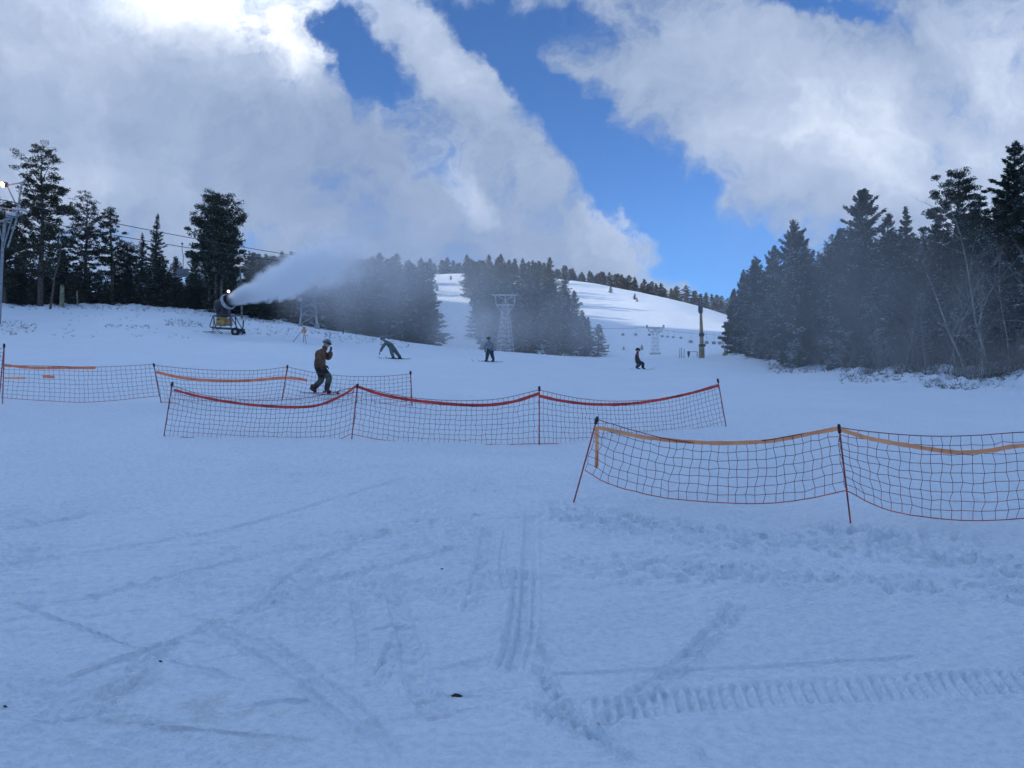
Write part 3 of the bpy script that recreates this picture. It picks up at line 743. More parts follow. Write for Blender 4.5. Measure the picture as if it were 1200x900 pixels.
def far_woods():
    protos = [conifer_meshes('far_conifer', 9, 1.9+0.25*i, 300+i, 'fir', start=0.05, n_leaf=3600, leaf=0.5, frost=0.22, gap=0.1, lite=True) for i in range(5)]
    rng = random.Random(23)
    def put(px, d, h, label, group, wide=1.0):
        b = on(px, d); e = empty('conifer_tree', b - Vector((0, 0, .3)), rng.uniform(0, 6.28)); s = h/9.0
        e.scale = (s*wide, s*wide, s); tag(e, label, 'tree', group)
        tm, cm = protos[rng.randrange(5)]; link('trunk', tm, BARK, e); link('crown', cm, N_FAR, e)
    def where(lab, row, f):
        a = 'front row' if row == 0 else 'second row' if row == 1 else 'middle rows' if row < 5 else 'upper rows'
        return '%s conifer, %s third, %s' % (a, 'left' if f < .34 else 'middle' if f < .67 else 'right', lab)
    # stand between gun jet and the narrow run
    la, ga = 'stand left of the narrow run', 'conifers of the misty stand left of the narrow run'
    for row in range(9):
        d = 88*1.15**row
        pr = float(np.interp(d, [85, 100, 130, 180, 240, 300], [503, 501, 500, 498, 493, 488]))
        pl = 300
        n = int((pr-pl)/(3.6/d*F)*np.interp(d, [85, 120, 200, 300], [2.2, 1.6, 1.35, 1.2]))
        for i in range(n):
            px = pr-4 - (pr-pl)*(i+rng.uniform(-.35, .35))/max(1, n-1)
            hh = rng.uniform(7.5, 11.5)*(1 if d > 105 else 1.08)
            if px > pr-14: hh *= 0.8
            hh = max(4.0, min(hh, P(px, 291+rng.uniform(0, 12), d).z-gz((px-600)/F*d, d)))
            put(px, d*rng.uniform(0.97, 1.04), hh, where(la, row, (px-300)/200), ga, 1.35)
    # stand between the two runs
    lb, gb = 'stand between the two runs', 'conifers of the misty stand between the two runs'
    for row in range(9):
        d = 106*1.135**row
        pl = float(np.interp(d, [80, 100, 150, 220, 300], [574, 574, 564, 553, 545])); pr = float(np.interp(d, [80, 95, 115, 150, 200, 250, 300], [700, 700, 698, 684, 668, 652, 640]))
        n = int((pr-pl)/(3.4/d*F)*np.interp(d, [85, 120, 200, 300], [2.3, 1.7, 1.5, 1.3]))
        for i in range(n):
            f = (i+rng.uniform(-.35, .35))/max(1, n-1); px = pl + (pr-pl)*f
            top = np.interp(px, [545, 560, 600, 640, 660, 690, 705, 715], [352, 338, 332, 340, 350, 364, 372, 392])
            hh = rng.uniform(7, 10.5)
            if d < 165:
                b = on(px, d); hh = min(13, max(4.0, (P(px, top, d).z-b.z)*rng.uniform(0.80, 1.03)))
            put(px, d*rng.uniform(0.97, 1.04), hh, where(lb, row, f), gb, 1.35)
    # trees along the skyline of the far slope
    lc, gc = 'small distant conifer on the skyline of the far slope', 'distant conifers along the skyline'
    for i in range(98):
        px = 492 + i*3.75 + rng.uniform(-2.5, 2.5)
        if 796 < px < 803: continue
        d = float(np.interp(px, [480, 640, 760, 860], [338, 345, 330, 322]))+rng.uniform(0, 14)
        big = 1.0 if px < 800 else 1.15
        put(px, d, rng.uniform(4.6, 8.2)*big, 'small distant conifer on the skyline %s' % ('above the narrow run' if px < 560 else 'above the stand between the runs' if px < 645 else 'at the top of the wide slope' if px < 798 else 'near the right wood'), gc, 1.8)
    # scattered small ones on the open slope
    for px, d, h in ((716, 280, 2.6), (744, 270, 2.2), (747, 262, 1.6), (731, 120, .9), (752, 118, 1.2), (713, 125, .8), (705, 140, .8), (497, 300, 4), (512, 250, 2.5), (528, 290, 2)):
        put(px, d, h, 'tiny lone conifer on the open snow of the far slope', 'lone small conifers on the open far slope', 1.5)
far_woods()

# ------------------------------------------------------------------ bare aspens, brush, litter
def bare_tree(base, h, seed, r0, levels=3, spread=0.5, crook=0.10, lean=(0, 0)):
    rng = np.random.default_rng(seed); paths = []
    def grow(p, d, L, r, lev):
        k = 6; pts = [p]; dirs = d
        for i in range(k):
            dirs = norm(dirs + rng.normal(0, crook, 3) + np.array([0, 0, 0.05 if lev else 0.02])); pts.append(pts[-1]+dirs*L/k)
        pts = np.array(pts); rad = r*(1-0.8*np.linspace(0, 1, k+1))
        paths.append((pts, rad))
        if lev >= levels: return
        nb = int(rng.integers(5, 9)) if lev == 0 else int(rng.integers(3, 6))
        for q in range(nb):
            s = rng.uniform(0.3 if lev == 0 else 0.2, 0.97); i = s*k; a = int(i)
            pp = pts[a] + (pts[min(a+1, k)]-pts[a])*(i-a)
            az = rng.uniform(0, 6.28); side = norm(np.array([math.cos(az), math.sin(az), 0.15]))
            nd = norm(dirs*(0.55) + side*spread*rng.uniform(0.7, 1.5))
            grow(pp, nd, L*rng.uniform(0.28, 0.5)*(1.15-0.5*s), r*(1-0.8*s)*0.6, lev+1)
    grow(np.array([0, 0, -0.1]), norm(np.array([lean[0], lean[1], 1.0])), h, r0, 0)
    return tubes(paths, 4)
def brushwood():
    A = [(1162, 225, 38, 1, 'tallest pale bare aspen near the right edge, its white stem nearly straight', 0.085, (-0.08, 0)),
         (1135, 262, 38, 2, 'crooked bare aspen leaning left with forked white top', 0.085, (-0.28, 0)),
         (1108, 300, 39, 3, 'thin bare aspen left of the crooked leaning one', 0.05, (0.1, 0)),
         (1180, 290, 37, 4, 'thin bare aspen just right of the tallest white stem', 0.05, (0.1, 0)),
         (1085, 335, 40, 5, 'short bare aspen with wide twiggy head left of the others', 0.045, (-0.2, 0)),
         (1150, 320, 36, 6, 'short bare aspen in front of the two tall white stems', 0.04, (0.05, 0)),
         (1125, 340, 37, 7, 'low bare sapling under the crooked aspen', 0.035, (-0.25, 0)),
         (1196, 260, 37, 8, 'bare aspen touching the right edge with a forked stem', 0.06, (0.02, 0)),
         (1215, 240, 36, 9, 'bare aspen outside the right edge', 0.06, (0.0, 0)),
         (1030, 355, 42, 10, 'grey bare sapling in front of the low frosted fir', 0.035, (-0.1, 0)),
         (1060, 350, 41, 11, 'grey bare sapling between the frosted fir and the aspens', 0.035, (0.15, 0)),
         (918, 378, 52, 12, 'thin bare sapling at the foot of the pointed fir', 0.03, (0.05, 0))]
    for px, top, d, sd, lab, r, ln in A:
        b = on(px, d); h = P(px, top, d).z-b.z
        V, Fc = bare_tree(b, h/1.02, 500+sd, r*0.8, 3, 0.62, 0.11, ln)
        e = empty('bare_aspen', b); tag(e, lab, 'tree', 'bare aspens at the edge of the right wood')
        link('trunk', np_mesh('aspen', V, Fc, True), ASPEN, e)
    protos = []
    for i in range(4):
        rng = np.random.default_rng(600+i); VV, FF, off = [], [], 0
        for q in range(26):
            V, Fc = bare_tree(None, rng.uniform(1.0, 2.4), 700+i*40+q, 0.011, 1, 0.5, 0.14, (rng.normal(0, .38), rng.normal(0, .38)))
            V = V + np.array([rng.normal(0, .35), rng.normal(0, .35), 0]); VV.append(V); FF.append(Fc+off); off += len(V)
        protos.append(np_mesh('thicket', np.vstack(VV), np.vstack(FF)))
    rng = random.Random(41)
    for i in range(40):
        px = 985+i*6.4+rng.uniform(-6, 6); e_d = float(np.interp(px, [900, 1000, 1100, 1200, 1300], [54, 44, 39.5, 37, 36]))
        b = on(px, e_d+rng.uniform(-1.2, 5)); e = link('bare_shrub', protos[i % 4], TWIG, None, b - Vector((0, 0, .1)))
        e.rotation_euler = (0, 0, rng.uniform(0, 6.28)); s = rng.uniform(0.6, 1.45); e.scale = (s, s, s)
        tag(e, 'twiggy leafless grey shrub at the edge of the right wood, %s' % ('below the broadest fir' if px < 1060 else 'below the crooked aspen' if px < 1140 else 'below the tallest aspen' if px < 1200 else 'past the right edge'), 'shrub', 'leafless shrubs along the right wood')
    for i, (px, d) in enumerate(((876, 66), (884, 63), (895, 60), (908, 58), (868, 68), (930, 55))):
        b = on(px, d); e = link('bare_shrub', protos[i % 4], TWIG, None, b - Vector((0, 0, .1))); e.scale = (.6, .6, .45)
        tag(e, 'low frosted shrub by the tip of the right wood', 'shrub', 'low shrubs at the tip of the right wood')
    # forest litter: twigs, small clods and branches lying half covered in snow
    def litter(name, label, boxes, seed, n, mat):
        rng = np.random.default_rng(seed); mb = MB()
        k = 0
        for (p0, p1, d0, d1, cnt, big) in boxes:
            PX = rng.uniform(p0, p1, cnt); DD = rng.uniform(d0, d1, cnt); XX = (PX-600)/F*DD
            ZZ = base_z(XX, DD) + snow_detail(XX, DD)[0]
            for x, d, z in zip(XX, DD, ZZ):
                a = rng.uniform(0, 3.14); l = rng.uniform(.04, .2)*big; t = rng.uniform(.008, .03)*big
                if rng.random() < .6:      # a tuft of stiff dead stems
                    for q in range(4):
                        mb.path([(x+rng.normal(0, .04), d+rng.normal(0, .04), z-.02), (x+rng.normal(0, .12), d+rng.normal(0, .08), z+rng.uniform(.08, .30)*big)], [.008, .003], 3)
                    continue
                mb.path([(x-l*math.cos(a), d-l*math.sin(a), z+.005), (x, d, z+t*rng.uniform(.4, 1.2)), (x+l*math.cos(a), d+l*math.sin(a), z+.01)], [t*.3, t, t*.4], 5)
        o = mb.build(name, mat, smooth=False); tag(o, label, 'litter', kind='stuff'); return o
    DARK = plain('dead_wood', (0.075, 0.06, 0.05), 0.95, var=0.3)
    litter('forest_litter', 'dark twigs and clods half buried in snow along the edge of the right wood', [(900, 1000, 46, 58, 260, .8), (985, 1100, 38.5, 48, 380, .8), (1085, 1215, 35, 44, 420, .8), (1000, 1200, 45, 58, 160, 1.2)], 1, 0, DARK)
    litter('brush_debris', 'dark weeds and twigs poking through snow on the left rise', [(192, 240, 59, 63, 70, .8), (122, 175, 56.5, 58, 40, .7), (-5, 40, 50, 58, 60, .8), (0, 330, 69, 77, 240, 1.0), (290, 480, 56, 66, 120, .8), (60, 230, 50, 66, 60, .6)], 2, 0, DARK)
    # fallen logs
    for i, (px, d, l, a, lab) in enumerate(((970, 48, 3.0, .1, 'long fallen log lying among the firs of the right wood'), (1150, 38, 1.6, .25, 'short dark log on the snow bank below the aspens'), (1188, 37.2, 1.2, -.1, 'dark log end in the snow near the right edge'), (985, 52, 2.5, -.2, 'fallen log behind the long one in the right wood'))):
        b = on(px, d); v = Vector((math.cos(a), math.sin(a)*.5, 0.05))*l
        z2 = gz(b.x+v.x, b.y+v.y)
        mb = MB(); mb.path([b+Vector((0, 0, .22)), Vector((b.x+v.x*.5, b.y+v.y*.5, (b.z+z2)/2+.25)), Vector((b.x+v.x, b.y+v.y, z2+.2))], [.09, .08, .05], 8)
        tag(mb.build('fallen_log', BARK), lab, 'log')
    # small dark debris on the near snow
    pts = [(535, 812, 1.5), (510, 702, 1.1), (383, 735, .6), (357, 703, .7), (322, 728, .9), (413, 692, .9), (518, 667, .7), (188, 777, .7), (142, 827, 1.1), (26, 811, .6), (6, 830, .7), (346, 851, .8), (488, 613, .7), (728, 880, .5), (3, 784, .6), (344, 654, .4), (367, 561, .6)]
    rng = random.Random(9); cone = None
    hp = [hit(a, b, 2.6) for a, b, c in pts]
    zz = snow_detail(np.array([p.x for p in hp]), np.array([p.y for p in hp]))[0]
    for (px, py, s), p, dz in zip(pts, hp, zz):
        z = p.z+float(dz)
        if cone is None:
            mb = MB(); mb.path([(-.025, 0, .006), (-.01, 0, .010), (.01, .003, .010), (.03, .008, .005)], [.004, .012, .009, .002], 7)
            mb.path([(-.02, 0, .008), (-.03, -.015, .022)], [.003, .001], 5)
            cone = mb.build('bark_chip', plain('bark_chip', (0.045, 0.03, 0.025), 0.8)); o = cone
        else: o = link('bark_chip', cone.data)
        o.location = (p.x, p.y, z+.002); o.rotation_euler = (0, 0, rng.uniform(-.6, .6)); o.scale = (s*.85,)*3
        tag(o, 'tiny dark chip of bark lying on the near snow', 'bark chip', 'bark chips scattered on the near snow')
        o['label'] = 'largest dark chip of bark on the near snow, below the ski track' if (px, py) == (535, 812) else 'tiny dark chip of bark on the near snow, %s' % ('near the left edge' if px < 100 else 'left of the ski tracks' if px < 450 else 'among the ski tracks' if px < 600 else 'below the tread print')
brushwood()

# ------------------------------------------------------------------ fences of safety netting
POST = plain('post_red', (0.34, 0.05, 0.04), 0.5, var=0.25)
CAP = plain('black_plastic', (0.015, 0.015, 0.017), 0.5, var=0.1)
CORD = plain('net_cord', (0.26, 0.03, 0.03), 0.8, var=0.3, scale=2)
CORDR = plain('net_rope_red', (0.60, 0.09, 0.04), 0.8, var=0.25)
TAPE_O = plain('tape_orange', (0.98, 0.25, 0.12), 0.6, var=0.12, scale=3)
TAPE_P = plain('tape_faded_orange', (1.0, 0.38, 0.17), 0.65, var=0.12, scale=3)
TAPE_R = plain('tape_red', (0.62, 0.05, 0.035), 0.55, var=0.15, scale=3)

def sample(pts, n):
    """smooth curve through points, n+1 samples evenly spread"""
    pts = [Vector(p) for p in pts]
    if len(pts) == 2: out = [pts[0].lerp(pts[1], t/12) for t in range(13)]
    else:
        out = []
        for i in range(len(pts)-1):
            p0 = pts[i-1] if i else pts[0]*2-pts[1]; p1 = pts[i]; p2 = pts[i+1]; p3 = pts[i+2] if i+2 < len(pts) else pts[-1]*2-pts[-2]
            for k in range(12):
                t = k/12; out.append(0.5*((2*p1)+(p2-p0)*t+(2*p0-5*p1+4*p2-p3)*t*t+(3*p1-p0-3*p2+p3)*t**3))
        out.append(pts[-1])
    L = [0]
    for a, b in zip(out[:-1], out[1:]): L.append(L[-1]+(b-a).length)
    res = []
    A = np.array([tuple(v) for v in out])
    for k in range(n+1):
        s = L[-1]*k/n; res.append(Vector([float(np.interp(s, L, A[:, q])) for q in range(3)]))
    return res
def net_panel(parent, o, top, bot, nx, ny, seed, r=0.0032, wave=0.06, mat=None):
    rng = np.random.default_rng(seed)
    T = sample(top, nx); B = sample(bot, nx); G = np.zeros((nx+1, ny+1, 3))
    ph = rng.uniform(0, 6)
    for i in range(nx+1):
        sl = 0.02*math.sin(i*0.9+ph)
        for j in range(ny+1):
            t = j/ny; p = T[i].lerp(B[i], t)
            bow = wave*math.sin(t*math.pi)*math.sin(i/nx*math.pi*2.3+ph) + 0.03*math.sin(t*3+i*0.5)
            G[i, j] = (p.x+sl*t*math.sin(i*1.7)+rng.normal(0, .007), p.y+bow, p.z+rng.normal(0, .007)*(0 < j < ny))
        # the mesh hangs in little zigzags
        G[i, 1:-1, 0] += 0.012*np.sin(np.arange(1, ny)*2.2+i*1.3)
    G -= np.array(tuple(o))
    paths = []
    for i in range(nx+1): paths.append((G[i], np.full(ny+1, r)))
    for j in range(1, ny): paths.append((G[:, j], np.full(nx+1, r)))
    V, Fc = tubes(paths, 4)
    link('net', np_mesh('net', V, Fc), mat or CORD, parent)
    V, Fc = tubes([(G[:, 0], np.full(nx+1, r*1.7))], 5)
    link('top_rope', np_mesh('top_rope', V, Fc, True), mat or CORD, parent)
    V, Fc = tubes([(G[:, ny], np.full(nx+1, r*2.0))], 5)
    link('bottom_rope', np_mesh('bottom_rope', V, Fc, True), CORDR, parent)
def tape(parent, o, pts, w, mat, seed, name='tape'):
    vert = abs(pts[-1].z-pts[0].z) > 2*abs(pts[-1].x-pts[0].x)
    rng = random.Random(seed); S = sample(pts, max(8, int(len(pts)*14)))
    mb = MB(); n = len(S)
    for i, p in enumerate(S):
        tw = 0.35*math.sin(i*0.31+seed)+0.2*math.sin(i*0.9); up = Vector((0, math.sin(tw)*.5, math.cos(tw)) if not vert else Vector((1, math.sin(tw)*.3, 0)))*(w/2*rng.uniform(.88, 1.05)); th = Vector((0, .0015, 0)); q = p-o
        mb.v += [tuple(q+up+th), tuple(q-up+th), tuple(q-up-th), tuple(q+up-th)]
        if i:
            a = 4*(i-1); b = 4*i
            for k in range(4): mb.f.append((a+k, a+(k+1) % 4, b+(k+1) % 4, b+k))
    mb.f.append((0, 1, 2, 3)); e = 4*(n-1); mb.f.append((e+3, e+2, e+1, e))
    return mb.build(name, mat, parent)
def fence_post(parent, o, b, t, r=0.013):
    mb = MB(); d = (t-b); mb.path([b-o-d*0.04, b-o+d*.5, t-o], [r, r, r], 8)
    p = mb.build('post', POST, parent)
    m2 = MB(); u = d.normalized(); m2.path([t-o-u*0.10, t-o-u*.02, t-o+u*.012], [r*2.0, r*2.2, r*1.2], 8); m2.build('cap', CAP, p)
    m2 = MB(); m2.box(t-o-u*.05, (.05, .04, .03)); m2.build('clip', CAP, p)

def pix_pts(L, dfun): return [P(x, y, dfun(x)) for x, y in L]

def fence(name, label, posts, panels, tapes, r=.013, cr=.0032, cell=0.105):
    """posts: (base px, base py, top px, top py); panels between them hang from the posts"""
    B = [hit(p[0], p[1], 6) for p in posts]; T = [P(p[2], p[3], b.y+(p[4] if len(p) > 4 else 0)) for p, b in zip(posts, B)]
    o = B[0].copy(); e = empty(name, o); tag(e, label, 'fence')
    for b, t in zip(B, T): fence_post(e, o, b, t, r)
    xs = [t.x/t.y*F+600 for t in T]; ds = [(t.y+b.y)/2 for t, b in zip(T, B)]
    order = np.argsort(xs)
    df = lambda x: float(np.interp(x, np.array(xs)[order], np.array(ds)[order]))
    for k, (top, bot) in enumerate(panels):
        tp = pix_pts(top, df); bp = pix_pts(bot, df)
        w = sum((b-a).length for a, b in zip(tp[:-1], tp[1:])); hh = (tp[len(tp)//2]-bp[len(bp)//2]).length
        net_panel(e, o, tp, bp, max(6, int(w/cell)), max(5, int(round(hh/cell))), 10+k, cr)
    for k, (L, w, m) in enumerate(tapes):
        tape(e, o, [P(x, y, df(x)-.012) for x, y in L], w, m, 3+k)
    return e
fence('safety_fence', 'nearest safety net fence with faded orange tape and leaning end post',
    [(672, 590, 700, 489), (997, 615, 983, 498), (1330, 622, 1332, 508)],
    [([(702, 492), (735, 502), (780, 514), (830, 520), (880, 518), (930, 510), (983, 501)], [(686, 551), (715, 567), (770, 582), (830, 588), (900, 590), (950, 584), (991, 574)]),
     ([(984, 501), (1030, 507), (1090, 511), (1150, 510), (1220, 506), (1331, 512)], [(992, 575), (1025, 592), (1070, 604), (1130, 610), (1200, 607), (1330, 598)])],
    [([(701, 501), (720, 505), (760, 513), (830, 519), (900, 517), (950, 508), (983, 502)], .055, TAPE_P), ([(984, 503), (1020, 514), (1070, 523), (1120, 530), (1160, 528), (1200, 522), (1331, 515)], .055, TAPE_P),
     ([(699, 500), (699.5, 520), (699, 548)], .05, TAPE_P)], r=.011, cr=.0034, cell=.112)
fence('safety_fence', 'middle safety net fence with bright red tape, just in front of the brown jacketed person',
    [(192, 512, 202, 448), (412, 516, 419, 450), (632, 522, 632, 453), (851, 500, 841, 444)],
    [([(202, 452), (240, 463), (300, 469), (360, 466), (419, 453)], [(193, 511), (250, 514), (320, 517), (385, 517), (413, 508)]),
     ([(419, 453), (470, 464), (520, 469), (580, 468), (632, 457)], [(413, 509), (460, 517), (530, 521), (580, 521), (632, 520)]),
     ([(632, 457), (680, 467), (730, 470), (790, 465), (841, 450)], [(632, 520), (680, 519), (750, 516), (800, 511), (851, 499)])],
    [([(204, 457), (240, 466), (290, 474), (340, 477), (372, 475), (400, 464), (418, 452)], .065, TAPE_R), ([(419, 453), (450, 463), (500, 471), (560, 475), (600, 471), (632, 461)], .075, TAPE_R),
     ([(632, 464), (660, 470), (700, 474), (750, 472), (800, 463), (842, 452)], .07, TAPE_R)], r=.013, cr=.0036, cell=.115)
fence('safety_fence', 'rear safety net fence with patchy orange tape, reaching the left edge',
    [(-2, 478, 5, 403, 0), (189, 473, 180, 426), (330, 471, 337, 428), (483, 477, 481, 435)],
    [([(5, 428), (60, 429), (120, 430), (180, 427)], [(2, 466), (60, 470), (110, 471), (186, 464)]),
     ([(180, 428), (220, 432), (260, 434), (300, 434), (337, 430)], [(189, 471), (230, 474), (280, 474), (330, 470)]),
     ([(337, 430), (370, 437), (410, 441), (450, 441), (481, 438)], [(330, 470), (370, 476), (430, 478), (482, 474)])],
    [([(5, 428), (40, 431), (80, 431), (112, 431)], .085, TAPE_O), ([(5, 443), (30, 443)], .06, TAPE_P), ([(50, 441), (64, 442)], .09, TAPE_O),
     ([(183, 436), (215, 443), (250, 446), (290, 446), (330, 443), (350, 444), (360, 446)], .09, TAPE_O)], r=.015, cr=.0040, cell=.13)
fence('safety_fence', 'netting on a tall post cut off by the left edge above the rear fence',
    [(-90, 462, -88, 398), (3, 474, 5, 404)], [([(-88, 404), (-40, 408), (5, 408)], [(-90, 450), (-40, 455), (4, 450)])], [], r=.014, cr=.0045, cell=.13)

# ------------------------------------------------------------------ people
def skin_body(name, joints, edges, parent, mats, bone_mat, sub=2, loc=None):
    """joints: name -> (co, radius); edges list of names; bone_mat maps edge index -> material index"""
    names = list(joints); idx = {n: i for i, n in enumerate(names)}
    me = bpy.data.meshes.new(name+'_cage')
    me.from_pydata([tuple(joints[n][0]) for n in names], [(idx[a], idx[b]) for a, b in edges], [])
    tmp = bpy.data.objects.new('tmp', me); COL.objects.link(tmp)
    sk = tmp.modifiers.new('s', 'SKIN'); sk.use_smooth_shade = True; sk.branch_smoothing = 0.6
    for i, n in enumerate(names):
        r = joints[n][1]; d = me.skin_vertices[0].data[i]; d.radius = (r, r) if not isinstance(r, tuple) else r
        d.use_root = (i == 0)
    ss = tmp.modifiers.new('u', 'SUBSURF'); ss.levels = sub; ss.render_levels = sub
    dg = bpy.context.evaluated_depsgraph_get(); dg.update()
    ev = tmp.evaluated_get(dg); m2 = bpy.data.meshes.new_from_object(ev)
    bpy.data.objects.remove(tmp); m2.materials.clear()
    for m in mats: m2.materials.append(m)
    seg = [(np.array(joints[a][0]), np.array(joints[b][0])) for a, b in edges]
    for p in m2.polygons:
        c = np.array(p.center); best, bi = 1e9, 0
        for k, (a, b) in enumerate(seg):
            ab = b-a; t = max(0, min(1, np.dot(c-a, ab)/max(1e-9, np.dot(ab, ab)))); dd = np.linalg.norm(c-a-t*ab)
            if dd < best: best, bi, bt = dd, k, t
        p.material_index = bone_mat(edges[bi], bt); p.use_smooth = True
    o = bpy.data.objects.new(name, m2); COL.objects.link(o); o.parent = parent
    return o
JKT = plain('brown_jacket', (0.15, 0.078, 0.045), 0.85, var=0.25, scale=5, bump=.3)
BLK = plain('black_cloth', (0.012, 0.012, 0.015), 0.8, var=0.2)
GRN = plain('green_trousers', (0.04, 0.12, 0.09), 0.85, var=0.25, scale=5)
BOOT = plain('dark_boot', (0.02, 0.018, 0.02), 0.5, var=0.2)
SKIN = plain('skin', (0.45, 0.27, 0.20), 0.6, var=0.06)
HELM = plain('grey_helmet', (0.22, 0.25, 0.30), 0.4, var=0.15)
GOG = plain('goggles', (0.02, 0.02, 0.03), 0.15, var=0.05)
SKI_R = plain('red_ski', (0.42, 0.03, 0.025), 0.35, var=0.1)
SKI_K = plain('dark_ski', (0.03, 0.03, 0.035), 0.35, var=0.1)
GREY = plain('grey_green_clothes', (0.12, 0.15, 0.15), 0.85, var=0.2)
GREY2 = plain('dark_grey_clothes', (0.05, 0.06, 0.07), 0.85, var=0.2)
VEST = plain('red_vest', (0.38, 0.05, 0.05), 0.8, var=0.15)

def hand(parent, wrist, d, up, mat, s=1.0):
    """palm, four unequal curled fingers and a thumb in a glove"""
    w = Vector(wrist); d = Vector(d).normalized(); up = Vector(up); up = (up-d*up.dot(d)).normalized(); side = d.cross(up)
    J = {'w': (w, .028*s), 'p': (w+d*.045*s, .036*s), 'k': (w+d*.085*s, .034*s)}; E = [('w', 'p'), ('p', 'k')]
    for i, (off, L) in enumerate(((-.030, .058), (-.010, .072), (.010, .066), (.028, .050))):
        a = w+d*.09*s+side*off*s; b = a+(d*.75-up*.35)*L*.55*s; c = b+(d*.35-up*.9)*L*.5*s
        J[f'a{i}'] = (a, .0125*s); J[f'b{i}'] = (b, .0115*s); J[f'c{i}'] = (c, .0095*s); E += [('k', f'a{i}'), (f'a{i}', f'b{i}'), (f'b{i}', f'c{i}')]
    t0 = w+d*.035*s-side*.032*s; t1 = t0-side*.022*s+d*.025*s-up*.01*s; t2 = t1+d*.03*s-up*.015*s+side*.006*s
    J['t0'] = (t0, .014*s); J['t1'] = (t1, .013*s); J['t2'] = (t2, .010*s); E += [('p', 't0'), ('t0', 't1'), ('t1', 't2')]
    return skin_body('glove', J, E, parent, [mat], lambda e, t: 0, sub=1)
def head_mesh(parent, c, face, tilt_up, skin, s=1.0):
    """head turned to `face`, with brow, nose, chin and ears"""
    bm = bmesh.new(); bmesh.ops.create_uvsphere(bm, u_segments=28, v_segments=20, radius=1.0)
    f = Vector(face).normalized(); u = Vector(tilt_up); u = (u-f*u.dot(f)).normalized(); r = f.cross(u)
    for v in bm.verts:
        x, y, z = v.co                                     # y forward, z up
        k = Vector((x*.078, y*.098, z*.118))
        if z < 0: k.x *= 1-0.25*z*z; k.y *= 1-0.10*z*z
        if y > 0.6:
            k.y += .022*math.exp(-((x/.16)**2+((z+.12)/.20)**2))            # nose
            k.y -= .010*math.exp(-(((abs(x)-.36)/.16)**2+((z-.08)/.12)**2))  # eye sockets
            k.y += .006*math.exp(-((x/.3)**2+((z+.45)/.07)**2)) - .004*math.exp(-((x/.3)**2+((z+.52)/.03)**2))
            k.y += .010*math.exp(-((x/.25)**2+((z+.82)/.15)**2))
        if abs(x) > .9: k.x += .014*math.copysign(1, x)*math.exp(-((y/.2)**2+((z)/.28)**2))
        v.co = Vector(c) + (r*k.x + f*k.y + u*k.z)*s
    me = bpy.data.meshes.new('head'); bm.to_mesh(me); bm.free()
    for p in me.polygons: p.use_smooth = True
    return link('head', me, skin, parent), f, u, r
def helmet_goggles(parent, c, f, u, r, hm, s=1.0, goggles=True):
    bm = bmesh.new(); bmesh.ops.create_uvsphere(bm, u_segments=24, v_segments=16, radius=1.0)
    dele = [v for v in bm.verts if v.co.z < -.35 or (v.co.y > .45 and v.co.z < .30)]
    bmesh.ops.delete(bm, geom=dele, context='VERTS')
    for v in bm.verts:
        k = v.co; v.co = Vector(c)+(r*k.x*.108+f*(k.y*.128-.005)+u*(k.z*.128+.018))*s
    bmesh.ops.solidify(bm, geom=bm.faces[:], thickness=.012*s)
    me = bpy.data.meshes.new('helmet'); bm.to_mesh(me); bm.free()
    for p in me.polygons: p.use_smooth = True
    h = link('helmet', me, hm, parent)
    if goggles:
        mb = MB(); pts = []
        for a in range(-5, 6):
            t = a/5*1.15; pts.append(Vector(c)+(r*math.sin(t)*.088+f*(math.cos(t)*.108)+u*.022)*s)
        mb.path(pts, [.022*s]+[.032*s]*4+[.024*s]+[.032*s]*4+[.022*s], 8); mb.build('goggles', GOG, parent)
        mb = MB(); pts = [Vector(c)+(r*math.sin(t)*.113+f*math.cos(t)*.13+u*.03)*s for t in [1.2+i*(3.88/12) for i in range(13)]]
        mb.path(pts, [.012*s]*13, 6); mb.build('goggle_strap', GOG, parent)
def ski(parent, c, d, L, w, mat, up=Vector((0, 0, 1)), tip=.12):
    d = Vector(d).normalized(); side = d.cross(up).normalized(); u = side.cross(d).normalized(); mb = MB(); n = 16
    for i in range(n+1):
        t = i/n*2-1; ww = w/2*(1-.25*(1-t*t))*(1 if abs(t) < .9 else max(.25, 1-(abs(t)-.9)*7)); z = tip*max(0, (t-.78)/.22)**2+(.03*max(0, (-t-.88)/.12)**2)
        p = Vector(c)+d*(t*L/2)+u*z
        mb.v += [tuple(p+side*ww+u*.008), tuple(p-side*ww+u*.008), tuple(p-side*ww-u*.006), tuple(p+side*ww-u*.006)]
        if i:
            a, b = 4*(i-1), 4*i
            for k in range(4): mb.f.append((a+k, a+(k+1) % 4, b+(k+1) % 4, b+k))
    mb.f.append((3, 2, 1, 0)); e = 4*n; mb.f.append((e, e+1, e+2, e+3))
    s = mb.build('ski', mat, parent)
    m2 = MB(); R = Matrix((tuple(d), tuple(side), tuple(u))).transposed()
    m2.box(Vector(c)+d*.14+u*.03, (.07, w*.8, .045), R, .006); m2.box(Vector(c)-d*.17+u*.035, (.09, w*.8, .055), R, .006)
    m2.build('binding', BLK, s); return s
def boot(parent, ankle, toe_dir, mat, s=1.0):
    a = Vector(ankle); d = Vector(toe_dir).normalized(); mb = MB()
    J = {'a': (a+Vector((0, 0, .20))+d*.05, .072*s), 'b': (a+Vector((0, 0, .06)), .065*s), 'h': (a-d*.05-Vector((0, 0, .01)), .055*s), 'm': (a+d*.09-Vector((0, 0, .012)), .052*s), 't': (a+d*.18-Vector((0, 0, .022)), .042*s)}
    return skin_body('boot', J, [('a', 'b'), ('b', 'h'), ('b', 'm'), ('m', 't')], parent, [mat], lambda e, t: 0, sub=1)

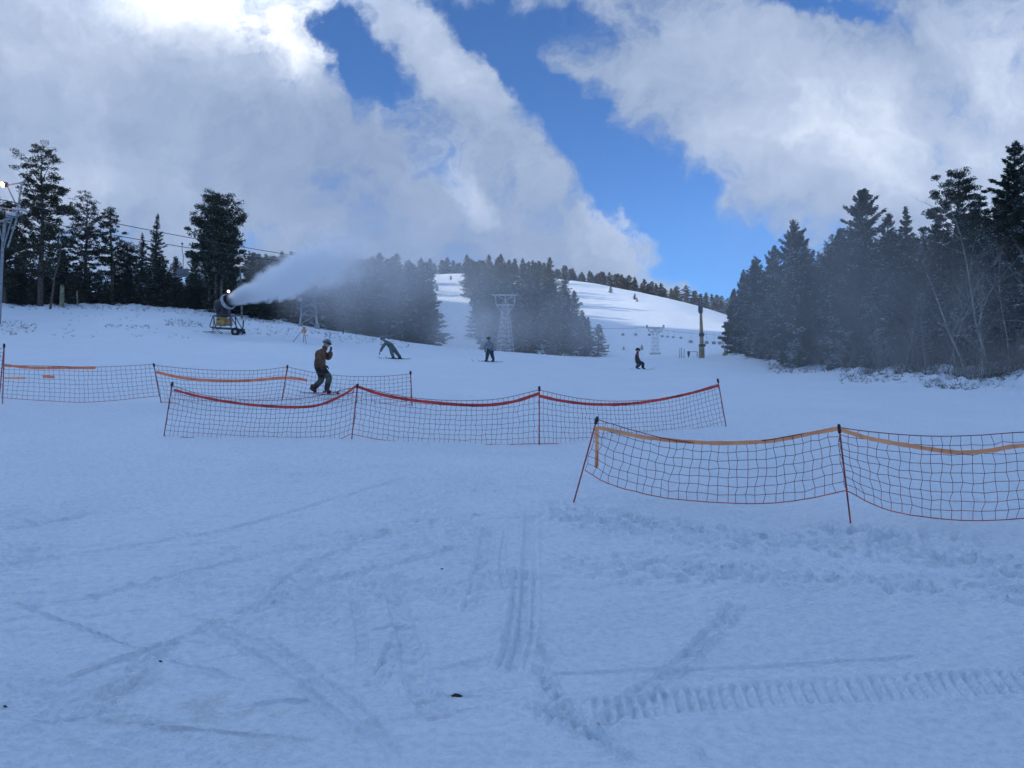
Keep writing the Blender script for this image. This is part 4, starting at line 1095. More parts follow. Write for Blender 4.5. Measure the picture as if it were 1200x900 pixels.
def skier(label, px, py, s_px, J2, face, mats, headc, skis, boots, hm, skinm, goggles=True, hands=None, group=None, dist=None, skimat=None, bonef=None, bulk=1.0):
    """J2: joint -> (px, py, depth offset, radius); measured about the feet at px,py"""
    b = hit(px, py, 8); b.z = gz(b.x, b.y)+float(snow_detail(np.array([b.x]), np.array([b.y]))[0][0])
    k = b.y/F
    def W(q): return Vector(((q[0]-px)*k, q[2], (py-q[1])*k))
    e = empty('person', b); tag(e, label, 'person', group)
    J = {n: (W(q), (tuple(v*bulk for v in q[3]) if isinstance(q[3], tuple) else q[3]*bulk)) for n, q in J2.items()}
    J['hd'] = (J['neck'][0].lerp(W(headc), .75), .075)
    E = [('pelvis', 'spine'), ('spine', 'chest'), ('chest', 'neck'), ('neck', 'hd')]
    for sd in 'ab':
        E += [('chest', 'sh'+sd), ('sh'+sd, 'el'+sd), ('el'+sd, 'wr'+sd), ('pelvis', 'hip'+sd), ('hip'+sd, 'kn'+sd), ('kn'+sd, 'an'+sd)]
    def bm_(ed, t):
        n = ed[0]+ed[1]
        return bonef(ed, t)
    skin_body('body', J, E, e, mats, bm_)
    hc = W(headc); h, f, u, r = head_mesh(e, hc, face, Vector(hc)-J['neck'][0], skinm, 1.08)
    helmet_goggles(e, hc, f, u, r, hm, 1.12, goggles)
    for sd in 'ab':
        wr = J['wr'+sd][0]; el = J['el'+sd][0]; hand(e, wr, wr-el, Vector((0, 0, 1)) if abs((wr-el).normalized().z) < .8 else Vector(face), BLK, 1.15)
    for c, d in boots: boot(e, W(c), d, BOOT)
    for c, d, L, w, m, up in skis: ski(e, W(c), d, L, w, m, Vector(up))
    return e, W
def antlers(e, W, px, py):
    for s_ in (-1, 1):
        mb = MB(); b0 = W((px+s_*1.5, py+3.2, 0)); t = W((px+s_*2.8, py-1.2, s_*.05))
        mb.path([b0, b0.lerp(t, .5)+Vector((s_*.01, 0, 0)), t], [.016, .014, .007], 6)
        mb.path([b0.lerp(t, .55), b0.lerp(t, .7)+Vector((s_*.06, 0, .03))], [.011, .006], 5); mb.build('antler', HELM, e)
# 1: the large skier in the brown jacket
def b1(ed, t):
    n = ed[0][:2]+ed[1][:2]
    if n in ('shel', 'elwr', 'chsh', 'chne', 'spch'): return 0
    if n == 'pesp': return 1 if t < .45 else 0
    if n == 'pehi': return 1
    if n == 'hikn': return 1 if t < .62 else 2
    if n == 'knan': return 2 if t < .42 else 3
    return 0
_e, _W = skier('large person in a brown jacket and green trousers crouching on red skis', 380, 463, 0, {
    'pelvis': (376, 432.5, 0, (.19, .165)), 'spine': (373, 426, 0, (.20, .18)), 'chest': (374.5, 417, 0, (.21, .17)), 'neck': (379.5, 410.5, 0, .12),
    'sha': (374, 414.5, -.17, .10), 'ela': (375.5, 424.5, -.26, .085), 'wra': (383, 430, -.22, .06),
    'shb': (376, 414, .17, .10), 'elb': (384, 421, .18, .085), 'wrb': (387, 413, .04, .06),
    'hipa': (378.5, 436.5, -.10, .125), 'kna': (387, 443.5, -.13, .085), 'ana': (383.5, 459.5, -.13, .062),
    'hipb': (374.5, 437.5, .10, .125), 'knb': (376.5, 446, .13, .085), 'anb': (364, 458.5, .13, .068)},
    (1, -.25, -.3), [JKT, BLK, GRN, BOOT], (382.8, 404.2, 0),
    [((392, 463.3, -.13), (1, -.10, -.0), 1.35, .10, SKI_R, (0, 0, 1)), ((374, 461.6, .13), (1, -.1, -.0), 1.35, .10, SKI_R, (0, 0, 1))],
    [((383.5, 460, -.13), (1, -.1, 0)), ((364, 458.6, .13), (1, -.1, 0))], HELM, SKIN, bonef=b1, bulk=1.34)
antlers(_e, _W, 384.3, 392.5)
# 2: leaning skier in grey
def b2(ed, t): return 1 if ed[1][:2] in ('hi', 'kn', 'an') else 0
skier('person in grey green clothes leaning over in a turn, arm towards the snow', 463, 420, 0, {
    'pelvis': (459, 406.5, 0, (.19, .16)), 'spine': (457, 403.5, 0, (.19, .16)), 'chest': (454, 400.8, 0, (.2, .16)), 'neck': (450.8, 399, 0, .085),
    'sha': (452.5, 401.5, -.18, .095), 'ela': (449, 407, -.3, .075), 'wra': (446.5, 412.5, -.32, .055),
    'shb': (453, 400.5, .18, .095), 'elb': (458, 404, .36, .075), 'wrb': (461, 406, .4, .055),
    'hipa': (459, 407.5, -.11, .13), 'kna': (459.5, 413.2, -.14, .10), 'ana': (461.5, 418.6, -.13, .07),
    'hipb': (460.5, 407.5, .11, .13), 'knb': (464.5, 412.5, .14, .10), 'anb': (468.5, 418.4, .13, .07)},
    (-1, -.5, -.25), [GREY, GREY, GREY, BOOT], (448.6, 396.8, 0),
    [((459.5, 420, -.13), (-1, -.45, 0), 1.6, .10, SKI_K, (-.3, 0, 1)), ((466.5, 419.6, .13), (-1, -.45, 0), 1.6, .10, SKI_K, (-.3, 0, 1))],
    [((461.8, 419, -.13), (-1, -.45, 0)), ((468.8, 418.8, .13), (-1, -.45, 0))], HELM, SKIN, bonef=b2, bulk=1.2)
# 3: standing skier in the mist
skier('person standing on skis in the mist, pale top and dark trousers', 572, 423, 0, {
    'pelvis': (574.3, 409.5, 0, (.18, .15)), 'spine': (573.8, 406, 0, (.18, .15)), 'chest': (573.2, 402, 0, (.2, .15)), 'neck': (572.6, 398.7, 0, .08),
    'sha': (570, 401.2, -.05, .09), 'ela': (568.2, 405.6, -.14, .07), 'wra': (568.5, 409.8, -.3, .05),
    'shb': (576.3, 401.2, .05, .09), 'elb': (578.2, 405.4, -.05, .07), 'wrb': (577.8, 409.6, -.22, .05),
    'hipa': (572.3, 410.5, -.04, .125), 'kna': (571, 415.6, -.12, .095), 'ana': (570.4, 421.2, -.05, .065),
    'hipb': (575.8, 410.5, .05, .125), 'knb': (576.8, 415.6, -.02, .095), 'anb': (578.6, 421.4, .05, .065)},
    (-.8, -.7, -.1), [HELM, GREY2, GREY2, BOOT], (572.8, 396, 0),
    [((567.5, 422.8, -.05), (-1, -.25, 0), 1.6, .10, SKI_K, (0, 0, 1)), ((575, 422.9, .05), (-1, -.25, 0), 1.6, .10, SKI_K, (0, 0, 1))],
    [((570.4, 421.9, -.05), (-1, -.25, 0)), ((578.4, 422, .05), (-1, -.25, 0))], HELM, SKIN, bonef=b2, bulk=1.2)
# 4: crouching one with the red vest
def b4(ed, t):
    if ed[1][:2] in ('hi', 'kn', 'an'): return 1
    if ed[0] in ('spine', 'pelvis') or ed[1] in ('sha', 'shb', 'neck'): return 0
    return 1
skier('person in a red vest crouching low on a dark board on open snow', 748, 432, 0, {
    'pelvis': (746.8, 423.8, 0, (.19, .16)), 'spine': (746.3, 421, 0, (.18, .16)), 'chest': (746.2, 416.8, 0, (.19, .16)), 'neck': (747, 413.2, 0, .085),
    'sha': (745.6, 416, -.17, .09), 'ela': (744.6, 420.2, -.24, .07), 'wra': (747.6, 423.2, -.25, .05),
    'shb': (747, 416, .17, .09), 'elb': (749, 420, .22, .07), 'wrb': (751, 423.2, .2, .05),
    'hipa': (746.3, 424.8, -.11, .13), 'kna': (750.8, 424.8, -.2, .11), 'ana': (745, 430.6, -.15, .07),
    'hipb': (748.3, 424.8, .11, .13), 'knb': (754.2, 425, .1, .11), 'anb': (753.3, 430.8, .12, .07)},
    (.9, -.4, -.05), [VEST, GREY2, GREY2, BOOT], (747.6, 410, 0),
    [((753, 432.1, 0), (1, -.12, 0), 1.45, .26, SKI_K, (0, 0, 1))],
    [((745.4, 431, -.12), (.6, -.6, 0)), ((753.6, 431.2, .08), (.6, -.6, 0))], GOG, SKIN, bonef=b4, bulk=1.15)

# ------------------------------------------------------------------ snow gun
STEEL = plain('galvanised_steel', (0.42, 0.43, 0.44), 0.5, metal=0.3, var=0.15, scale=4)
STEELD = plain('dark_blue_steel', (0.06, 0.075, 0.10), 0.5, var=0.2)
DKP = plain('gun_black', (0.02, 0.02, 0.024), 0.5, var=0.2)
TAN = plain('yellow_tank_paint', (0.52, 0.31, 0.10), 0.5, var=0.2, scale=3)
RING = plain('gun_ring', (0.40, 0.42, 0.46), 0.4, var=0.15)
RUB = plain('rubber', (0.015, 0.015, 0.015), 0.85, var=0.1)
LAMPW = plain('lit_lamp_white', (1, 1, 1), 0.4, var=0, emis=(1.0, 0.80, 0.45), emis_s=9)
LAMPO = plain('lit_lamp_orange', (1, .8, .5), 0.4, var=0, emis=(1.0, 0.48, 0.16), emis_s=7)
def snow_gun():
    b = hit(266, 391, 30); k = b.y/F; b.z += .02
    def W(px, py, dy=0.0): return Vector(((px-266)*k, dy, (391-py)*k))
    e = empty('snow_gun', b); tag(e, 'fan snow gun on wheeled frame blowing white snow beside the left wood', 'snow gun')
    ax = Vector((.80, -.42, .36)).normalized(); c = W(268.5, 354.5, -.3)
    mb = MB(); mb.lathe(c, ax, [(-.95, .30), (-.98, .42), (-.90, .50), (-.55, .47), (-.1, .46), (.0, .47), (.02, .44), (-.1, .42), (-.9, .40), (-.95, .30)], 28); mb.build('fan_barrel', DKP, e)
    mb = MB(); mb.lathe(c, ax, [(-.10, .50), (-.12, .56), (.02, .60), (.13, .58), (.15, .52), (.02, .48), (-.10, .50)], 28)
    rg = mb.build('nozzle_ring', RING, e)
    mb = MB(); a = ax.orthogonal().normalized(); q = ax.cross(a)
    for i in range(18):
        t = i*math.pi/9; p = c+ax*.14+(a*math.cos(t)+q*math.sin(t))*.55; mb = MB(); mb.tube(p, p+ax*.06, .022, .014, 6); mb.build('nozzle', DKP, rg)
    mb = MB(); mb.lathe(c, ax, [(-.3, .10), (-.1, .13), (.04, .10), (.09, .02)], 14)
    for i in range(7):
        t = i*2*math.pi/7; u = a*math.cos(t)+q*math.sin(t); v = ax.cross(u)
        p0 = c-ax*.2; i0 = len(mb.v)
        for (rr, ww, tw) in ((.1, .06, .05), (.42, .10, .02)):
            for sg in (-1, 1): mb.v.append(tuple(p0+u*rr+v*ww*sg+ax*tw*sg))
        mb.f.append((i0, i0+1, i0+3, i0+2))
    mb.build('fan', STEELD, e)
    mb = MB(); mb.lathe(c-ax*.9, ax, [(-.16, .30), (-.13, .40), (0, .46), (.05, .46)], 20); mb.build('intake_guard', RING, e)
    # turntable body under the barrel
    mb = MB(); mb.box(W(261.5, 366, .05), (.85, .62, .55), Matrix.Rotation(-.12, 3, 'Y'), .05); mb.tube(W(263, 372, 0), W(263, 362, 0), .28, .2, 16); mb.build('turntable', DKP, e)
    mb = MB()
    for s_ in (-1, 1): mb.path([W(262, 372, s_*.5), W(264, 363, s_*.56), c-ax*.45+Vector((0, s_*.52, 0))], [.04, .04, .035], 8)
    mb.build('yoke', STEELD, e)
    # yellow tank and control box
    mb = MB(); mb.lathe(W(254.5, 377, -.1), (1, 0, -.04), [(0, .02), (.02, .26), (.06, .33), (.62, .33), (.68, .26), (.70, .02)], 24); mb.build('compressor_tank', TAN, e)
    mb = MB(); mb.tube(W(258.8, 375.5, -.40), W(258.8, 375.5, -.46), .07, .07, 12); mb.build('tank_cap', RUB, e)
    mb = MB(); mb.box(W(269, 378, -.12), (.34, .5, .50), None, .03); mb.build('control_box', plain('control_box_tan', (.36, .22, .09), .6), e)
    # frame
    mb = MB()
    for s_ in (-.55, .5):
        mb.path([W(250, 384.5, s_), W(276, 386, s_)], .045, 6)
        mb.path([W(272.5, 370, s_), W(281.5, 386, s_)], .035, 6); mb.path([W(272.5, 370, s_), W(274, 386, s_)], .04, 6)
        mb.path([W(253, 371, s_), W(249, 384, s_)], .035, 6); mb.path([W(253, 371, s_), W(256, 385, s_)], .035, 6)
        mb.path([W(276, 386, s_), W(287, 386.5, 0)], .04, 6); mb.path([W(253, 371, s_), W(272.5, 370, s_)], .03, 6)
        mb.path([W(250, 384.5, s_), W(262, 392, s_*.6)], .02, 5)
    for x, y in ((250, 384.5), (262, 385), (275, 386), (253, 371), (272.5, 370)): mb.path([W(x, y, -.55), W(x, y, .5)], .035, 6)
    mb.build('frame', STEELD, e)
    for x, y0, y1 in ((286, 376, 396), (251.5, 372, 391)):
        mb = MB(); mb.tube(W(x+.5, y0, -.2), W(x-1, y1-.5, -.2), .055, .045, 8); mb.tube(W(x-1, y1-.5, -.2), W(x-1.1, y1, -.2), .10, .10, 10); mb.build('jack_stand', STEELD if x > 260 else STEEL, e)
    for s_ in (-.62, .58):
        mb = MB(); mb.lathe(W(279.5, 390, s_-.1), (0, 1, 0), [(0, .12), (0, .25), (.03, .30), (.17, .30), (.2, .25), (.2, .12)], 22); wh = mb.build('wheel', RUB, e)
        mb = MB(); mb.lathe(W(279.5, 390, s_-.09), (0, 1, 0), [(0, .001), (.01, .13), (.17, .13), (.18, .001)], 14); mb.build('rim', STEEL, wh)
    mb = MB(); mb.path([W(252, 389, 0), W(247, 390.2, -.6), W(243, 390.4, -.9)], [.04, .035, .02], 6); mb.build('drawbar', STEELD, e)
    mb = MB(); mb.path([c+Vector((0, 0, .5)), c+Vector((.0, 0, .72))], .02, 6); mb.build('lamp_bracket', STEELD, e)
    mb = MB(); mb.lathe(c+Vector((.03, -.02, .74)), (.6, -.8, -.1), [(-.08, .03), (-.05, .08), (.05, .10), (.06, .09)], 12); lh = mb.build('lamp_housing', STEELD, e)
    mb = MB(); mb.lathe(c+Vector((.03, -.02, .74)), (.6, -.8, -.1), [(.05, .09), (.08, .075), (.095, .001)], 12); mb.build('lamp_lens', LAMPW, lh)
    return b, c+b, ax
GUN_B, GUN_C, GUN_AX = snow_gun()

# ------------------------------------------------------------------ lift towers, cables, chairs
def lattice(mb, base, top, w0, w1, n, r, rot=0.3, d0=None, d1=None):
    base = Vector(base); top = Vector(top); d0 = d0 or w0; d1 = d1 or w1
    def cn(t):
        c = base.lerp(top, t); w = w0+(w1-w0)*t; d = d0+(d1-d0)*t; out = []
        for sx, sy in ((-1, -1), (1, -1), (1, 1), (-1, 1)):
            x, y = sx*w/2, sy*d/2; out.append(c+Vector((x*math.cos(rot)-y*math.sin(rot), x*math.sin(rot)+y*math.cos(rot), 0)))
        return out
    A, B = cn(0), cn(1)
    for a, b in zip(A, B): mb.path([a, b], r*1.35, 5)
    prev = A
    for i in range(1, n+1):
        cur = cn(i/n)
        for k in range(4):
            mb.path([cur[k], cur[(k+1) % 4]], r, 4)
            if i % 2: mb.path([prev[k], cur[(k+1) % 4]], r*.85, 4)
            else: mb.path([prev[(k+1) % 4], cur[k]], r*.85, 4)
        prev = cur
    return A
TWR = plain('tower_steel', (0.50, 0.52, 0.55), 0.5, metal=0.2, var=0.15, scale=1.5)
def sheaves(parent, name, c, dirv, n, r=.16):
    d = Vector(dirv).normalized(); mb = MB(); side = d.cross(Vector((0, 0, 1))).normalized()
    mb.path([c-d*(n*.2), c+d*(n*.2)], .05, 5)
    for i in range(n): mb.lathe(c+d*((i-(n-1)/2)*.4)-side*.05+Vector((0, 0, .1)), side, [(0, .02), (0, r), (.1, r), (.1, .02)], 12)
    mb.build(name, STEELD, parent)
def lift_tower(label, px, base_py, top_py, d, w0, w1, n, rot, cross=None, br=.035):
    b = P(px, base_py, d); g_ = gz(b.x, b.y); b = Vector((b.x, b.y, g_)); H = P(px, top_py, d).z-g_
    e = empty('lift_tower', b); tag(e, label, 'lift tower', 'lattice towers of the chair lifts')
    mb = MB(); A = lattice(mb, (0, 0, .25), (0, 0, H), w0, w1, n, br, rot); mb.build('lattice_mast', TWR, e)
    mb = MB()
    for a in A: mb.tube((a.x, a.y, -.5), (a.x, a.y, .3), .22, .2, 8)
    mb.build('footing', plain('concrete', (.4, .39, .37), .9), e)
    if cross:
        W_, drop = cross
        mb = MB()
        mb.box((0, 0, H+drop), (W_, .22, .18)); mb.box((0, 0, H-.05), (W_*.72, .2, .16))
        for s_ in (-1, 1):
            mb.path([(s_*W_*.36, 0, H), (s_*W_*.40, 0, H+drop)], .07, 5); mb.path([(s_*w1*.5, 0, H-drop*.9), (s_*W_*.36, 0, H)], .07, 5)
            mb.path([(s_*W_*.36, 0, H+drop), (0, 0, H+drop*.45)], .05, 5); mb.path([(s_*W_*.15, 0, H), (0, 0, H+drop*.45)], .05, 5)
        mb.path([(0, 0, H), (0, 0, H+drop)], .06, 5)
        mb.build('crossarm', TWR, e)
        for s_ in (-1, 1): sheaves(e, 'sheave_train', Vector((s_*W_*.47, 0, H+drop+.12)), (.1, 1, .1), 4)
    return e, b, H
T1 = lift_tower('lattice lift tower with its head lost in the white snow jet', 361.5, 381, 312, 75, 1.55, .85, 6, .32, (3.2, 1.0))
T2 = lift_tower('lattice lift tower with wide T shaped head before the misty stand', 592, 411, 357, 94, 1.7, .66, 11, .3, (3.0, 1.15))
T3 = lift_tower('faint small lift tower on the wide slope above the red vested person', 768, 418, 388, 98, .75, .5, 6, .2, (2.2, .40), .018)
CABLE = plain('steel_cable', (0.05, 0.05, 0.055), 0.5, var=.1)
def cable(label, a, b, sag, r, group):
    n = 30; pts = [Vector(a).lerp(Vector(b), i/n)-Vector((0, 0, 4*sag*(i/n)*(1-i/n))) for i in range(n+1)]
    mb = MB(); mb.path(pts, r, 5); tag(mb.build('lift_cable', CABLE), label, 'cable', group); return pts
ga = 'cables of the lift on the left rise'
c1 = cable('upper one of the two lift cables running down behind the pines on the left', P(-90, 214, 46), P(355, 301, 75), .25, .028, ga)
c2 = cable('lower one of the two lift cables running down behind the pines on the left', P(-90, 232, 48), P(369, 311, 75), .35, .028, ga)
gb = 'cables of the lift crossing the wide slope'
cA = cable('upper cable of the faint lift across the wide slope', P(756, 383.5, 98), P(905, 392, 108), .5, .02, gb)
cB = cable('lower cable of the faint lift across the wide slope', P(690, 384, 96), P(756, 383.5, 98), .15, .02, gb)
CHM = plain('chair_dark', (0.16, 0.17, 0.20), 0.6, var=.1)
def chair_proto():
    e = empty('lift_chair', (0, 0, 0))
    mb = MB(); mb.path([(0, 0, 0), (0, 0, -.5), (.12, 0, -1.0), (.12, 0, -2.2), (0, 0, -2.6)], .035, 5); mb.box((0, 0, 0), (.1, .3, .14)); mb.build('hanger', CHM, e)
    mb = MB(); mb.box((0, -.1, -2.62), (1.15, .5, .08), None, .02); mb.build('seat', CHM, e)
    mb = MB(); mb.box((0, .18, -2.3), (1.15, .07, .55), Matrix.Rotation(.15, 3, 'X'), .02); mb.build('backrest', CHM, e)
    mb = MB()
    for s_ in (-1, 1): mb.path([(s_*.6, .18, -2.0), (s_*.6, .15, -2.6), (s_*.6, -.35, -2.55), (s_*.6, -.35, -2.35), (s_*.6, .1, -2.3)], .025, 5)
    mb.path([(-.6, .18, -2.0), (.6, .18, -2.0)], .03, 5); mb.build('side_frame', CHM, e)
    return e
def copy_tree(o, parent=None):
    c = o.copy(); COL.objects.link(c); c.parent = parent
    for ch in o.children: copy_tree(ch, c)
    return c
ch0 = chair_proto()
ch0.location = P(213.5, 285.5, 62); tag(ch0, 'empty lift chair hanging above the short conifers, left of the round headed pine', 'lift chair', 'chairs hanging from the lifts')
for px, py, d, lab in ((745, 387, 146, 'faint lift chair just left of the distant tower'), (761, 388, 151, 'faint lift chair touching the distant tower'), (776, 389, 158, 'faint lift chair just right of the distant tower'),
    (782.5, 390, 162, 'faint lift chair second to the right of the distant tower'), (789, 391, 165, 'faint lift chair third to the right of the distant tower'), (798, 392, 170, 'faint lift chair midway between the distant tower and the padded pole'),
    (809.5, 393, 150, 'dark lift chair just left of the padded pole'), (828, 394, 150, 'dark lift chair just right of the padded pole'), (836.5, 393.5, 150, 'dark lift chair between the padded pole and the short leaning pole'), (843.5, 391.5, 150, 'dark lift chair above the short leaning pole'),
    (730, 386, 142, 'faintest lift chair, leftmost over the wide slope')):
    t_ = (px-756)/149.0; c = copy_tree(ch0); c.location = P(px, (383.8 if px < 756 else 383.5+8.5*t_+10*t_*(1-t_)), 98+10*max(0, t_)); c['label'] = lab; s_ = .42; c.scale = (s_*(1.0 if 'dark' in lab else .7), s_, s_*(1.3 if 'dark' in lab else .9))
ch0.scale = (.8, .8, 1.0)
# ------------------------------------------------------------------ light tower at the left edge
STEELM = plain('mast_steel', (0.26, 0.28, 0.31), 0.5, metal=0.2, var=.15)
def lamp_tower():
    d = 56; b = on(1, d); g0 = b.copy(); k = d/F
    def W(px, py, dy=0.0):
        p = P(px, py, d)+Vector((0, dy, 0)); return p-g0
    e = empty('lamp_tower', g0); tag(e, 'pale steel mast with a lit orange floodlight at the left edge', 'lamp tower')
    mb = MB(); mb.path([W(-1, 376)-Vector((0, 0, .3)), W(3, 290), W(6, 262)], [.12, .10, .09], 8); mb.path([W(-9, 376, .6)-Vector((0, 0, .3)), W(0, 300, .3), W(3, 262, .1)], [.07, .06, .06], 6); mb.build('mast', STEELM, e)
    mb = MB(); mb.path([W(-6, 262), W(10, 256), W(26, 251)], .07, 6); mb.path([W(9, 290), W(19, 258), W(25, 216)], .06, 6); mb.path([W(26, 214), W(8, 217)], .05, 6)
    mb.path([W(4, 290), W(17, 246)], .05, 5); mb.path([W(6, 262), W(16, 250)], .05, 5); mb.path([W(8, 217), W(18, 238)], .05, 5)
    mb.path([W(-8, 243), W(20, 246)], .05, 5); mb.path([W(26, 214), W(31, 212)], .09, 6); mb.path([W(5, 290), W(-8, 240)], .05, 5); mb.build('bracket', STEELM, e)
    mb = MB(); mb.box(W(24, 246), (1.0, .4, .15), Matrix.Rotation(.18, 3, 'Y'), .04); mb.box(W(14, 252), (.7, .4, .3), None, .04); mb.build('cable_guide', TWR, e)
    h = MB(); h.lathe(W(5.5, 216.5, -.05), (-.35, -.9, -.3), [(-.28, .06), (-.22, .16), (.12, .22), (.16, .23), (.14, .2)], 16); hh = h.build('floodlight', STEELD, e)
    h = MB(); h.lathe(W(5.5, 216.5, -.05), (-.35, -.9, -.3), [(.13, .2), (.17, .15), (.19, .001)], 16); h.build('lens', LAMPO, hh)
    L = bpy.data.lights.new('floodlight_glow', 'POINT'); L.energy = 60; L.color = (1, .55, .25); L.shadow_soft_size = .2
    lo = bpy.data.objects.new('floodlight_glow', L); COL.objects.link(lo); lo.parent = hh; lo.location = W(4, 217, -.6)
lamp_tower()

# ------------------------------------------------------------------ poles and small things on the slope
POLE = plain('pole_tan', (0.42, 0.30, 0.14), 0.7, var=.2, scale=3)
PADM = plain('pad_tan', (0.42, 0.32, 0.17), 0.8, var=.2, scale=2)
def padded_pole():
    d = 64; b = on(822.5, d); e = empty('snow_lance_pole', b); tag(e, 'tall tan pole with boxy head and padded base before the slope', 'pole')
    def W(px, py, dy=0.0): return P(px, py, d)+Vector((0, dy, 0))-b
    mb = MB(); mb.path([W(822.5, 420)-Vector((0, 0, .3)), W(822.2, 400), W(821.3, 364)], [.21, .165, .10], 12); mb.build('pole', POLE, e)
    mb = MB(); mb.lathe((0, 0, -.1), (0, 0, 1), [(0, .24), (.6, .24), (1.15, .22), (1.3, .17), (1.3, .1)], 16); mb.build('base_pad', PADM, e)
    mb = MB(); mb.box(W(820.8, 362), (.34, .3, .34), None, .04); mb.box(W(820.8, 359), (.3, .3, .1), None, .03); mb.tube(W(821, 367), W(821, 364), .15, .2, 10); mb.build('head_box', STEELD, e)
    mb = MB(); mb.box(W(821.5, 392.5, -.2), (.38, .3, .26), None, .03); mb.tube(W(820, 391.5, -.2), W(824, 391.5, -.2), .06, .06, 8); mb.build('junction_box', STEELD, e)
    mb = MB(); mb.box(W(822, 405, -.25), (.52, .25, .2), None, .03); mb.build('valve_box', STEELD, e)
    d = 68; b = on(849.5, d); e = empty('leaning_pole', b); tag(e, 'short thin pole leaning left from a tan padded foot, right of the tall padded pole', 'pole')
    mb = MB(); mb.path([(0, 0, -.1), tuple(P(849, 408, d)-b), tuple(P(845.5, 397, d)-b)], [.06, .05, .035], 8); mb.build('pole', POLE, e)
    mb = MB(); mb.lathe((0, 0, -.1), (0, 0, 1), [(0, .20), (.5, .19), (.62, .1), (.62, .05)], 12); mb.build('base_pad', PADM, e)
    for px, y0, y1, lean, lab in ((796.5, 419, 408, .3, 'left one of three thin marker canes on the snow left of the padded pole'), (799, 419, 407.5, -.2, 'middle one of three thin marker canes on the snow left of the padded pole'), (801.5, 419, 409, .4, 'right one of three thin marker canes on the snow left of the padded pole')):
        b = on(px, 66); t = P(px+lean, y1, 66); mb = MB(); mb.path([b-Vector((0, 0, .1)), t], [.03, .02], 6); tag(mb.build('marker_cane', STEELD), lab, 'cane', 'marker canes on the slope')
    # low wooden rack by the tip of the wood
    d = 67; b = on(807, d); e = empty('low_sign', b); tag(e, 'low dark sign on a post with a rail, just left of the padded pole', 'sign')
    mb = MB(); mb.tube((0, 0, -.1), tuple(P(807, 412.5, d)-b), .05, .05, 6); mb.tube(tuple(P(817, 418, d)-b), tuple(P(817, 412, d)-b), .03, .03, 6); mb.build('post', STEELD, e)
    mb = MB(); mb.box(P(807, 414, d)-b, (.2, .06, .36), None, .01); mb.build('panel', DKP, e)
    mb = MB(); mb.tube(tuple(P(807, 412.3, d)-b), tuple(P(817, 412, d)-b), .02, .02, 5); mb.build('rail', STEELD, e)
    d = 70; b = on(857, d); e = empty('picnic_shelter', b); tag(e, 'low dark wooden rack with snow on its top, between the leaning pole and the wood', 'rack')
    WD = plain('weathered_wood', (.10, .08, .065), .9, var=.3)
    mb = MB()
    for x in (-.42, .42):
        for y in (-.3, .3): mb.tube((x, y, -.1), (x*.9, y*.8, .95), .045, .045, 6)
    mb.build('leg', WD, e)
    mb = MB(); mb.box((0, 0, .98), (1.2, .9, .07), None, .015); mb.box((0, -.3, .5), (1.1, .1, .06)); mb.build('top_board', WD, e)
    mb = MB(); mb.box((0, 0, 1.05), (1.1, .82, .08), None, .035); mb.build('snow_cover', SNOW, e)
padded_pole()
def tripod():
    d = 62; b = hit(356.5, 403, 30); d = b.y; e = empty('cane_tripod', b); tag(e, 'tripod of crossed canes with an orange flag, below the tower in the snow jet', 'tripod')
    CANE = plain('cane', (.22, .15, .09), .7)
    t = P(356.3, 384.5, d)
    for px, py, dy in ((342, 401, 0), (361.5, 404, -.5), (352, 397, .8)):
        f = P(px, py, d); f = Vector((f.x, d+dy, gz(f.x, d+dy)-.05)); mb = MB(); v = (t-f); mb.path([f-b, t+v*.06-b], [.022, .015], 6); mb.build('cane', CANE, e)
    mb = MB(); n = 6; g = []
    for i in range(n+1):
        for j in range(n+1):
            p = P(354+5.5*i/n-(1.2*(j/n)*(1-i/n)), 385.5+(5.5-1.5*i/n)*j/n, d-.05)+Vector((0, .05*math.sin(i*1.3+j*.4), 0))-b; mb.v.append(tuple(p))
    o0 = len(mb.v)
    for v in list(mb.v): mb.v.append((v[0], v[1]+.006, v[2]))
    for i in range(n):
        for j in range(n):
            a = i*(n+1)+j; mb.f.append((a, a+n+1, a+n+2, a+1)); mb.f.append((o0+a, o0+a+1, o0+a+n+2, o0+a+n+1))
    mb.build('flag', TAPE_P, e)
    mb = MB(); mb.tube(t-b-Vector((0, 0, .06)), t-b+Vector((0, 0, .06)), .05, .05, 8); mb.build('binding', CAP, e)
tripod()
